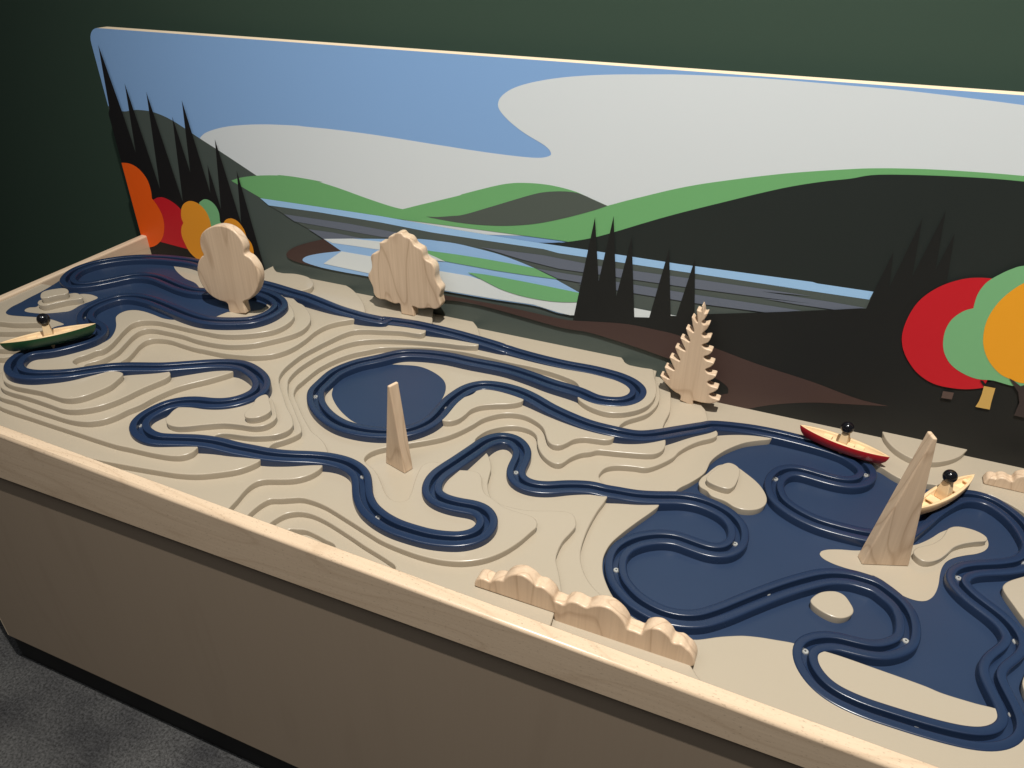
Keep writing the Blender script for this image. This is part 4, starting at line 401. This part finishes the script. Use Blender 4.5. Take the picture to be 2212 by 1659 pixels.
def area(p): return .5*sum(p[i-1][0]*p[i][1]-p[i][0]*p[i-1][1] for i in range(len(p)))
def winding(p, x, y):
    c = 0
    for i in range(len(p)):
        ax, ay = p[i-1]; bx, by = p[i]
        if (ay <= y) != (by <= y):
            if ax+(y-ay)*(bx-ax)/(by-ay) > x: c += 1 if by > ay else -1
    return c
def inset(p, r):
    """offset a counter-clockwise outline inwards"""
    n = len(p); o = []
    for i in range(n):
        a, b, c = p[i-1], p[i], p[(i+1) % n]
        d1 = Vector((b[0]-a[0], b[1]-a[1])).normalized(); d2 = Vector((c[0]-b[0], c[1]-b[1])).normalized()
        nn = Vector((-d1.y-d2.y, d1.x+d2.x)); L_ = nn.length
        if L_ < .3: nn = Vector((-d1.y, d1.x)); k = 1
        else: nn /= L_; k = min(1.6, 2/L_)
        o.append((b[0]+nn.x*r*k, b[1]+nn.y*r*k))
    return o
def fill(p, holes=(), cut=False):
    """triangulate an outline (with holes, and with the track channel left out); returns 2-D verts and faces"""
    V = [Vector(v) for v in p]; F_ = [list(range(len(p)))]
    for h in holes: F_.append(list(range(len(V), len(V)+len(h)))); V += [Vector(v) for v in h]
    edges = [(f[i-1], f[i]) for f in F_ for i in range(len(f))]
    if cut:
        xs = [v[0] for v in p]; ys = [v[1] for v in p]; ax, bx, ay, by = min(xs)-.02, max(xs)+.02, min(ys)-.02, max(ys)+.02
        for side in channel:
            k0 = len(V); V += [Vector(v) for v in side]; m_ = len(side)
            edges += [(k0+i, k0+(i+1) % m_) for i in range(m_) if ax < side[i][0] < bx and ay < side[i][1] < by]
    vs, es, fs, *_ = geometry.delaunay_2d_cdt(V, edges, [], 0, 1e-6)
    out = []
    for f in fs:
        x = sum(vs[i].x for i in f)/len(f); y = sum(vs[i].y for i in f)/len(f)
        if cut and in_channel(x, y): continue
        if winding(p, x, y) > 0 and not any(winding(h, x, y) != 0 for h in holes):
            a = vs[f[0]]; b = vs[f[1]]; c = vs[f[2]]
            out.append(list(f) if (b-a).cross(c-a) > 0 else list(f)[::-1])
    return vs, out
def ccw(p): return p if area(p) > 0 else p[::-1]
def plateau(name, outline, z0, z1, mat, parent, holes=(), r=.0017):
    """raised piece with a riser undercut to darken its face and a softly rounded top edge"""
    V = []; F_ = []; sm = []
    def wall(loop):
        n = len(loop); u = .14*min(q['H'], z1-z0); prof = [(u, z0)] if z1-z0 > q['H']+.003 else []  # foot of the riser set inwards, an added undercut that keeps the face dark
        prof += [(u, max(z0, z1-q['H']-.0005)), (0, z1-r), (r*.13, z1-r*.5), (r*.5, z1-r*.13), (r, z1)]
        rings = []
        for off, z in prof:
            pts = loop if off == 0 else inset(loop, off)
            rings.append(len(V)); V.extend((x, y, z) for x, y in pts)
        for a, b in zip(rings, rings[1:]):
            for i in range(n):
                j = (i+1) % n
                if in_channel(*loop[i]) and in_channel(*loop[j]): continue
                F_.append([a+i, a+j, b+j, b+i]); sm.append(True)
        return inset(loop, r)
    o = ccw(outline); top = wall(o); hs = []
    for h in holes: hs.append(wall(ccw(h)[::-1]))
    vs, fs = fill(top, [ccw(h) for h in hs], True); k = len(V)
    V.extend((v.x, v.y, z1) for v in vs)
    for f in fs: F_.append([k+i for i in f]); sm.append(False)
    return mesh_obj(name, V, F_, mat, parent, smooth=sm)
def sheet(name, outline, z, mat, parent, holes=()):
    vs, fs = fill(ccw(outline), [ccw(h) for h in holes], True)
    return mesh_obj(name, [(v.x, v.y, z) for v in vs], fs, mat, parent)
def box(bm, x0, x1, y0, y1, z0, z1, bev=0, seg=2):
    r_ = bmesh.ops.create_cube(bm, size=1); vs = r_['verts']
    for v in vs: v.co = Vector((x0+(v.co.x+.5)*(x1-x0), y0+(v.co.y+.5)*(y1-y0), z0+(v.co.z+.5)*(z1-z0)))
    if bev:
        es = list({e for v in vs for e in v.link_edges}); bmesh.ops.bevel(bm, geom=es, offset=bev, segments=seg, affect='EDGES', profile=.5)
def mm(p): return [tuple(c*.001 for c in v) for v in p]
def seg_path(segs, step=.004):
    p = []
    for s_ in segs:
        if s_[0] == 's': p += catmull(mm(s_[1:]), step)
        else: p += mm([s_[1]])
    return dedupe([tuple(v) for v in p], .0009)
def closed_path(pts, step=.004): return dedupe([tuple(v) for v in catmull(mm(pts), step, True)], .0009)
lev = lambda k: q['L0']+k*q['H']

# ------------------------------------------------------------------ room
carpet, t, b = newmat('grey_carpet'); n, l = t.nodes, t.links
tc = n.new('ShaderNodeTexCoord'); n1 = n.new('ShaderNodeTexNoise'); n1.inputs['Scale'].default_value = 190; n1.inputs['Detail'].default_value = 5; n1.inputs['Roughness'].default_value = .75
n2 = n.new('ShaderNodeTexNoise'); n2.inputs['Scale'].default_value = 9; n2.inputs['Detail'].default_value = 5
l.new(tc.outputs['Object'], n1.inputs['Vector']); l.new(tc.outputs['Object'], n2.inputs['Vector'])
r1 = n.new('ShaderNodeValToRGB'); r1.color_ramp.elements[0].position = .36; r1.color_ramp.elements[0].color = (.028, .028, .028, 1); r1.color_ramp.elements[1].position = .72; r1.color_ramp.elements[1].color = (.125, .125, .128, 1)
l.new(n1.outputs['Fac'], r1.inputs[0])
r2 = n.new('ShaderNodeValToRGB'); r2.color_ramp.elements[0].position = .3; r2.color_ramp.elements[0].color = (.6, .6, .62, 1); r2.color_ramp.elements[1].position = .7; r2.color_ramp.elements[1].color = (1.25, 1.24, 1.2, 1)
l.new(n2.outputs['Fac'], r2.inputs[0])
mx = n.new('ShaderNodeMix'); mx.data_type = 'RGBA'; mx.blend_type = 'MULTIPLY'; mx.inputs[0].default_value = 1; l.new(r1.outputs[0], mx.inputs[6]); l.new(r2.outputs[0], mx.inputs[7]); l.new(mx.outputs[2], b.inputs['Base Color'])
b.inputs['Roughness'].default_value = .95; b.inputs['Specular IOR Level'].default_value = .1
bp = n.new('ShaderNodeBump'); bp.inputs['Strength'].default_value = .9; bp.inputs['Distance'].default_value = .004; l.new(n1.outputs['Fac'], bp.inputs['Height']); l.new(bp.outputs[0], b.inputs['Normal'])
YW = q['yB']+.10
tag(mesh_obj('floor', [(-5, -3, 0), (4, -3, 0), (4, YW+.02, 0), (-5, YW+.02, 0)], [[0, 1, 2, 3]], carpet), kind='structure')
wallm = paint('green_wall_paint', (.036, .064, .045, 1), .62, .05, .25, 14, spec=.3)
bm = bmesh.new(); box(bm, -5, 4, YW, YW+.15, -.01, 3.7); tag(bm_obj('wall', bm, wallm), kind='structure')

# ------------------------------------------------------------------ play table
table = tag(empty('play_table', ((-1.473+.74)/2, .9, 0)), 'long maple play table with a stepped beige landscape top and winding navy track', 'play table')
x0, x1 = q['xb'], .74
def prism(name, prof, xs, mat, parent, smooth_faces=None):
    """profile (y,z per end) swept along X between two ends"""
    n_ = len(prof[0]); V = []
    for x, pr in zip(xs, prof): V += [(x, y, z) for y, z in pr]
    F_ = [[i, (i+1) % n_, n_+(i+1) % n_, n_+i] for i in range(n_)]; F_ += [list(range(n_))[::-1], list(range(n_, 2*n_))]
    bm = bmesh.new(); vs = [bm.verts.new(v) for v in V]
    for f in F_: bm.faces.new([vs[i] for i in f])
    return bm
def rail_prof(zt):
    r_ = .0045; a_, b_ = q['a'], q['yF']; z_ = q['zrb']; p = [(b_, z_), (a_, z_), (a_, zt-r_)]
    p += [(a_+r_*(1-math.cos(t_)), zt-r_+r_*math.sin(t_)) for t_ in (.39, .79, 1.18, 1.57)]
    p += [(b_-.002, zt), (b_, zt-.002)]
    return p
bm = prism('front_rail', [rail_prof(q['rz0']), rail_prof(q['rz0']+(q['rz1']-q['rz0'])*(x1-x0)/(.72-x0))], (x0, x1), None, None)
fr = bm_obj('front_rail', bm, M['maple_x'], table)
for p_ in fr.data.polygons: p_.use_smooth = .05 < abs(p_.normal.z) < .999 and p_.normal.z > 0
# side rails: the left one level with the highest terrace
bm = bmesh.new(); box(bm, x0, q['xL'], q['yF']+.0002, q['yB']-.0004, q['zrb'], q['rz0'], .004, 3); bm_obj('side_rail', bm, M['maple_y'], table)
bm = bmesh.new(); box(bm, .7205, x1, q['yF']+.0002, q['yB']-.0004, q['zrb']-.03, q['rz1']-.0004, .003, 2); bm_obj('side_rail', bm, M['maple_y'], table)
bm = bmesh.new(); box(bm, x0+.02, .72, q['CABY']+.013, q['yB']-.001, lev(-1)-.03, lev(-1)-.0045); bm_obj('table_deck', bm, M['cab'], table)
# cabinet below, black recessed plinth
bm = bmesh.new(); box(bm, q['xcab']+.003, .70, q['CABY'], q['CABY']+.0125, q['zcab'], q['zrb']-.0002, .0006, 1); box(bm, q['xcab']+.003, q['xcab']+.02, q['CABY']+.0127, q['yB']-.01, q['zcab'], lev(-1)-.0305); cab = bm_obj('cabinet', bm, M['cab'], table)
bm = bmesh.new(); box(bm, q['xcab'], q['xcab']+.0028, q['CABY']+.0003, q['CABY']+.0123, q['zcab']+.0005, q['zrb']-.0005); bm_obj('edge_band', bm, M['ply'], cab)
bm = bmesh.new(); box(bm, q['xcab']-.02, .69, q['TOEY'], q['yB']-.03, .0, q['zcab']-.0005); bm_obj('plinth', bm, M['kick'], table)
# reveal between rail and cabinet is closed by the deck edge
# track: one closed ribbon with two rounded lips and a groove
P = catmull(mm(D['track']), .0045, True)
for _ in range(3):
    n_ = len(P)
    P = [[(P[i-1][c]+2*P[i][c]+P[(i+1) % n_][c])/4 for c in range(3)] for i in range(n_)]
for _ in range(14):
    n_ = len(P)
    zz = [(P[i-1][2]+P[i][2]+P[(i+1) % n_][2])/3 for i in range(n_)]
    for i in range(n_): P[i][2] = zz[i]
# the lips stay clear of every terrace they cross
rough = []
for k in range(1, 10): rough.append((lev(k), [v for sg in D['layers'][str(k)] for v in (catmull(mm(sg[1:]), .02) if sg[0] == 's' else mm([sg[1]]))]))
for k, pts in D['extra']: rough.append((lev(k), catmull(mm(pts), .012, True)))
rough = [(z, p_, min(v[0] for v in p_), max(v[0] for v in p_), min(v[1] for v in p_), max(v[1] for v in p_)) for z, p_ in rough]
def ground(x, y):
    h = lev(0)
    for z, p_, ax, bx, ay, by in rough:
        if z > h and ax < x < bx and ay < y < by and winding(p_, x, y) != 0: h = z
    return h
n_ = len(P); need = [0]*n_
for i in range(0, n_, 2):
    tx, ty = P[(i+1) % n_][0]-P[i-1][0], P[(i+1) % n_][1]-P[i-1][1]; L_ = math.hypot(tx, ty); nx, ny = ty/L_, -tx/L_
    need[i] = need[(i+1) % n_] = max(ground(P[i][0]+nx*o_, P[i][1]+ny*o_) for o_ in (-.0145, 0, .0145))+.0013
lift = [max(0, need[i]-P[i][2]) for i in range(n_)]
lift = [max(lift[(i+k) % n_] for k in range(-5, 6)) for i in range(n_)]
for _ in range(30): lift = [(lift[i-1]+2*lift[i]+lift[(i+1) % n_])/4 for i in range(n_)]
for i in range(n_): P[i][2] += lift[i]
HW, GW, GD = .0152, .0038, .0112
prof = [(-HW, -.05), (-HW, -.0026), (-HW+.0005, -.0011), (-HW+.0014, -.0003), (-HW+.0024, 0), (-GW-.0016, 0), (-GW-.0007, -.0002), (-GW-.0002, -.0007), (-GW, -.0016), (-GW, -GD),
        (GW, -GD), (GW, -.0016), (GW+.0002, -.0007), (GW+.0007, -.0002), (GW+.0016, 0), (HW-.0024, 0), (HW-.0014, -.0003), (HW-.0005, -.0011), (HW, -.0026), (HW, -.05)]
# the channel routed into the terraces for the ribbon
from mathutils import kdtree
kd = kdtree.KDTree(len(P))
for i, v in enumerate(P): kd.insert((v[0], v[1], 0), i)
kd.balance()
CUT = .0132
def in_channel(x, y): return kd.find((x, y, 0))[2] < CUT+.0002
channel = []
for s_ in (1, -1):
    side = []
    for i in range(n_):
        tx, ty = P[(i+1) % n_][0]-P[i-1][0], P[(i+1) % n_][1]-P[i-1][1]; L_ = math.hypot(tx, ty)
        side.append((P[i][0]+ty/L_*CUT*s_, P[i][1]-tx/L_*CUT*s_))
    channel.append(side)
# terraces, lowest first
lake = closed_path(D['lake'], .005)
zb = lev(-1)-.004
rect = [(q['xL'], q['yF']), (q['xR'], q['yF']), (q['xR'], q['yB']), (q['xL'], q['yB'])]
plateau('terrain_layer', rect, zb, lev(0), M['sand'], table, [lake], r=.0014)
for k in range(1, 10):
    plateau('terrain_layer', seg_path(D['layers'][str(k)]), zb, lev(k), M['sand'], table)
for k, pts in D['extra']:
    plateau('terrain_step', closed_path(pts, .003), zb if k < 7 else lev(k-3), lev(k), M['sand'], table, r=.0014)
mesh_obj('lake_bed', [(-.6, q['yF']+.01, lev(-1)), (q['xR']-.001, q['yF']+.01, lev(-1)), (q['xR']-.001, q['yB']-.01, lev(-1)), (-.6, q['yB']-.01, lev(-1))], [[0, 1, 2, 3]], M['lake'], table)
sheet('painted_lake', closed_path(D['lakeL'], .004), lev(9)+.0004, M['lake'], table, [closed_path(D['islL'], .003)])
sheet('painted_pond', closed_path(D['pond'], .004), lev(3)+.0004, M['lake'], table)
sheet('painted_island', closed_path(D['islC'], .004), lev(-1)+.0005, M['sand'], table)
# the ribbon itself
V = []; F_ = []; sm = []; npf = len(prof); n_ = len(P)
for i in range(n_):
    tx, ty = P[(i+1) % n_][0]-P[i-1][0], P[(i+1) % n_][1]-P[i-1][1]; L_ = math.hypot(tx, ty); nx, ny = ty/L_, -tx/L_
    for o_, z_ in prof:
        V.append((P[i][0]+nx*o_, P[i][1]+ny*o_, max(P[i][2]+z_, zb)))
hard = {0, 8, 9, 10, 18}
for i in range(n_):
    j = (i+1) % n_
    for k in range(npf-1):
        F_.append([i*npf+k, j*npf+k, j*npf+k+1, i*npf+k+1]); sm.append(True)
track = mesh_obj('river_track', V, F_, M['navy'], table, smooth=sm)
me = track.data
bm = bmesh.new(); bm.from_mesh(me); bmesh.ops.recalc_face_normals(bm, faces=bm.faces)
if sum(f.normal.z for f in bm.faces) < 0: bmesh.ops.reverse_faces(bm, faces=bm.faces)
for e in bm.edges:
    if len(e.link_faces) == 2 and e.link_faces[0].normal.angle(e.link_faces[1].normal, 0) > math.radians(50): e.smooth = False
bm.to_mesh(me); bm.free()
sm_me = None
for p_ in mm(D['screws']):
    if sm_me is None:
        bm = bmesh.new(); bmesh.ops.create_cone(bm, cap_ends=True, segments=20, radius1=.0042, radius2=.0036, depth=.0012)
        r_ = bmesh.ops.create_cone(bm, cap_ends=True, segments=6, radius1=.0013, radius2=.0013, depth=.0006, matrix=Matrix.Translation((0, 0, .0006)))
        for f in {f for v in r_['verts'] for f in v.link_faces}: f.material_index = 1
        o = bm_obj('screw', bm, [M['screw'], M['hole']], track); sm_me = o.data
    else:
        o = bpy.data.objects.new('screw', sm_me); COL.objects.link(o); o.parent = track; o.matrix_parent_inverse = track.matrix_world.inverted()
    i_ = kd.find((p_[0], p_[1], 0))[1]
    o.location = (p_[0], p_[1], P[i_][2]-GD+.0009)

# ------------------------------------------------------------------ mural board
MC = dict(sky=rgb(118, 152, 194), cloud=rgb(192, 197, 199), slate=rgb(66, 74, 70), slate2=rgb(73, 80, 74), wslate=rgb(72, 79, 75), green=rgb(100, 154, 100),
          black1=rgb(32, 37, 35), black2=rgb(25, 26, 25), black3=rgb(20, 19, 20), skyb=rgb(142, 178, 215), skyb2=rgb(136, 170, 208), gray=rgb(92, 98, 110), brown=rgb(65, 49, 45),
          cloud2=rgb(198, 203, 203), green2=rgb(105, 160, 108), red=rgb(176, 24, 34), orange=rgb(218, 82, 16), green3=rgb(108, 160, 112), amber=rgb(208, 135, 36), amber2=rgb(222, 144, 32),
          tan=rgb(186, 150, 82), brown2=rgb(52, 43, 41), brown3=rgb(82, 66, 60))
KM = 1.3
def mmat(c):
    n_ = 'print_'+c
    if n_ not in bpy.data.materials: paint(n_, tuple(min(.86, v*KM) for v in MC[c][:3])+(1,), .5, .015, .03, 20, spec=.35)
    return bpy.data.materials[n_]
yB, th = q['yB'], q['th']
board = tag(empty('backboard', (-.36, yB, lev(0))), 'long upright board printed with a lake, hills, clouds and bright autumn trees', 'backboard')
zt, zl = q['t'], lev(0)-.06
R_ = .030
outl = [(x0, zl), (.74, zl), (.74, zt)] + [(x0+R_-R_*math.sin(a_), zt-R_+R_*math.cos(a_)) for a_ in [i*math.pi/20 for i in range(11)]]
bm = bmesh.new(); fv = [bm.verts.new((x, yB, z)) for x, z in outl]; bv = [bm.verts.new((x, yB+th, z)) for x, z in outl]
bm.faces.new(fv); bm.faces.new(bv[::-1])
for i in range(len(outl)):
    f = bm.faces.new((fv[i], fv[i-1], bv[i-1], bv[i])); f.material_index = 1
bm_obj('panel', bm, [mmat('sky'), M['ply']], board)
for i, (nm, c, pts) in enumerate(D['mural']):
    p = ccw(dedupe(mm(pts), .0006)); vs, fs = fill(p); y_ = yB-.00022*(i+1)
    mesh_obj(nm, [(v.x, y_, v.y) for v in vs], fs, mmat(c), board)

# ------------------------------------------------------------------ cut-out trees and bushes
def cutout(name, data, thick, mat, label, cat, group=None, smooth=True, bev=.0022, extra=0):
    y_ = data[0]*.001; pts = [(x*.001, z*.001) for x, z in data[1]]
    base = min(z for x, z in pts)
    if smooth:
        k0 = 0
        c_ = catmull(pts, .0022)
    else: c_ = catmull(pts, .0035)
    p = ccw(dedupe([tuple(v) for v in c_], .0007))
    V = []; F_ = []; sm_ = []; n_ = len(p)
    prof_ = [(bev, 0), (bev*.45, bev*.12), (bev*.1, bev*.5), (0, bev), (0, thick-bev), (bev*.1, thick-bev*.5), (bev*.45, thick-bev*.12), (bev, thick)]
    rings = []
    for o_, d_ in prof_:
        rings.append(len(V)); V += [(x, y_+d_, z) for x, z in (inset(p, o_) if o_ else p)]
    for a_, b_ in zip(rings, rings[1:]):
        for i in range(n_): j = (i+1) % n_; F_.append([a_+i, a_+j, b_+j, b_+i]); sm_.append(True)
    for o_, d_, fl in ((bev, 0, False), (bev, thick, True)):
        vs, fs = fill(inset(p, o_)); k = len(V); V += [(v.x, y_+d_, v.y) for v in vs]
        for f in fs: F_.append([k+i for i in (f if not fl else f[::-1])]); sm_.append(False)
    cx = sum(x for x, z in p)/n_
    V = [(x-cx, y-y_, z-base) for x, y, z in V]
    o = mesh_obj(name, V, F_, mat, None, smooth=sm_); o.location = (cx, y_, base)
    return tag(o, label, cat, group)
cutout('cutout_tree', D['tree1'], .0165, M['maple_z'], 'smooth rounded two-lobed maple tree cut-out standing inside the upper track bend', 'wooden tree', 'cut-out wooden trees')
cutout('cutout_tree', D['tree2'], .0205, M['maple_z2'], 'scalloped maple tree cut-out with wavy leaf edge standing against the mural lake', 'wooden tree', 'cut-out wooden trees')
cutout('cutout_pine', D['pine'], .018, M['maple_z'], 'saw-toothed wooden pine cut-out with upturned branches behind the hairpin bend', 'wooden tree', 'cut-out wooden trees', bev=.0016)
cutout('wooden_bush', D['bush1'], .0195, M['maple_z'], 'long lumpy maple bush cut-out standing behind the front rail', 'wooden bush', 'wooden bushes')
b2 = D['bush2']; pts = b2[1]; bx = pts[-1][0]
pts2 = pts + [[bx+22, pts[-1][1]-6], [bx+40, pts[-1][1]-16], [bx+52, pts[-1][1]-24], [bx+70, pts[-1][1]-22], [bx+84, pts[-1][1]-34], [bx+88, pts[0][1]]]
cutout('wooden_bush', [b2[0], pts2], .0195, M['maple_z2'], 'pale lumpy bush cut-out cropped by the right edge near the backboard', 'wooden bush', 'wooden bushes')

# ------------------------------------------------------------------ wooden spires (thin-topped wedges)
def spire(pts, label, mat, base_lv):
    A, B, C_, T0, T1 = [Vector(v)*.001 for v in pts]
    if base_lv == 2: wv = C_-B; bl, br, tl, tr = A, B, T0, T1            # broad face A-B
    else: wv = A-B; bl, br, tl, tr = B, C_, T0, T1                         # broad face B-C
    wv.z = 0
    front = [bl, br, tr, tl]; c_ = sum(front, Vector())/4
    org = Vector(((bl.x+br.x)/2, (bl.y+br.y)/2, bl.z))
    bm = bmesh.new(); f_ = [bm.verts.new(v-org) for v in front]; g_ = [bm.verts.new(v+wv-org) for v in front]
    bm.faces.new(f_); bm.faces.new(g_[::-1])
    for i in range(4): bm.faces.new((f_[i], f_[i-1], g_[i-1], g_[i]))
    bmesh.ops.bevel(bm, geom=list(bm.edges), offset=.0018, segments=3, affect='EDGES', profile=.5)
    o = bm_obj('wooden_spire', bm, mat); o.location = org
    return tag(o, label, 'wooden spire', 'wooden spires')
spire(D['spire1'], 'small tapering maple spire standing beside the mid-table pond loop', M['maple_z'], 2)
spire(D['spire2'], 'tall tapering maple spire standing on the beige island in the lake', M['maple_z2'], -1)

# ------------------------------------------------------------------ toy canoes and their peg figures
def canoe(p0, p1, hullmat, label, width, stain=False):
    p0, p1 = Vector(p0)*.001, Vector(p1)*.001; hgt = .0205
    ctr = (p0+p1)/2; d_ = (p1-p0); Lh = d_.length/2; rz = math.atan2(d_.y, d_.x)
    root = tag(empty('toy_canoe', (ctr.x, ctr.y, ctr.z-hgt), rz), label, 'toy boat', 'toy canoes on the track')
    N = 72
    def half(t): return (1-abs(t)**2.1)**.92
    def ring(sl, sw, z, blunt=0):
        o = []
        for i in range(N):
            a_ = 2*math.pi*i/N; t_ = math.cos(a_); s_ = 1 if math.sin(a_) >= 0 else -1
            wd = half(t_) if abs(math.sin(a_)) > 1e-6 else 0
            if blunt: wd = max(wd, blunt) if abs(t_) < .999 else 0
            o.append((t_*Lh*sl, s_*wd*width/2*sw, z))
        return o
    th_ = .0034
    rs = [ring(.80, .50, 0), ring(.88, .72, .0028), ring(.95, .90, .0085), ring(.985, .98, .0145), ring(1, 1, hgt-.0006), ring(.995, .985, hgt),
          ring(.93, 1-2*th_/width*1.25, hgt), ring(.92, 1-2*th_/width*1.4, hgt-.0006), ring(.90, .70, .0085)]
    V = [v for r_ in rs for v in r_]; F_ = []; mi = []; sm_ = []
    for k in range(len(rs)-1):
        for i in range(N):
            j = (i+1) % N; F_.append([k*N+i, k*N+j, (k+1)*N+j, (k+1)*N+i]); mi.append(0 if k < 4 else 1); sm_.append(k != 4)
    F_.append(list(range(N))[::-1]); mi.append(0); sm_.append(False)
    F_.append([(len(rs)-1)*N+i for i in range(N)]); mi.append(1); sm_.append(False)
    o = mesh_obj('hull', [root.matrix_world @ Vector(v) for v in V], F_, [hullmat, M['boatwood']], root, mi, sm_)
    def plank(x_, lx):
        wd = half(x_/Lh/.93)*width*.80
        bm = bmesh.new(); box(bm, x_-lx/2, x_+lx/2, -wd/2, wd/2, .0135, .0160, .0004, 1); bm.transform(root.matrix_world); bm_obj('seat', bm, M['boatwood'], root)
    for x_, lx in ((-.026, .014), (.026, .014), (-.0585, .006), (.0585, .006)): plank(x_, lx)
    bm = bmesh.new(); bmesh.ops.create_cone(bm, cap_ends=True, segments=16, radius1=.0030, radius2=.0030, depth=.010, matrix=root.matrix_world @ Matrix.Translation((0, 0, -.004))); bm_obj('guide_pin', bm, M['boatwood'], root)
    return root, rz
def figure(base, head, rz, label, lap):
    b_, h_ = Vector(base)*.001, Vector(head)*.001
    root = tag(empty('peg_figure', tuple(b_), rz), label, 'peg figure', 'peg figures in the canoes')
    Hh = h_.z-b_.z; rad = .0103; top = max(.008, Hh-rad*.80)
    bm = bmesh.new(); lo, hi = (.0135, .018), (.0105, .0115)
    vs = []
    for (lx, ly), z_ in ((lo, 0), (lo, top*.45), (hi, top)):
        vs.append([bm.verts.new((sx*lx/2, sy_*ly/2, z_)) for sx, sy_ in ((-1, -1), (1, -1), (1, 1), (-1, 1))])
    for a_, c_ in zip(vs, vs[1:]):
        for i in range(4): bm.faces.new((a_[i-1], a_[i], c_[i], c_[i-1]))
    bm.faces.new(vs[0]); bm.faces.new(vs[-1])
    bmesh.ops.bevel(bm, geom=list(bm.edges), offset=.0011, segments=2, affect='EDGES', profile=.5)
    if lap: box(bm, .006, .0175, -.0065, .0065, 0, .0075, .0007, 1)
    bm.transform(root.matrix_world); bm_obj('body', bm, M['boatwood'], root)
    bm = bmesh.new(); bmesh.ops.create_uvsphere(bm, u_segments=32, v_segments=20, radius=rad); bm.transform(Matrix.Translation((h_.x, h_.y, h_.z))); bm_obj('head', bm, M['black_gloss'], root, True)
M['hull_plain'] = wood('bare_canoe_wood', (.70, .50, .29, 1), (.50, .27, .14, 1), 'X', 30, .5, .55)
boats = D['boats']
_, rz = canoe(*boats['red'][:2], M['hull_red'], 'red toy canoe with pale wooden inside, floating near the pine by the mural', .0290)
figure(*boats['red'][2:], rz, 'seated black-headed peg figure in the red canoe', True)
_, rz = canoe(*boats['green'][:2], M['hull_green'], 'dark green toy canoe at the left end of the table', .0285)
figure(*boats['green'][2:], rz, 'black-headed peg figure riding in the green canoe', False)
_, rz = canoe(*boats['tan'][:2], M['hull_plain'], 'unpainted wooden toy canoe behind the tall spire', .0290)
figure(*boats['tan'][2:], rz+math.pi, 'black-headed peg figure riding in the unpainted canoe', False)
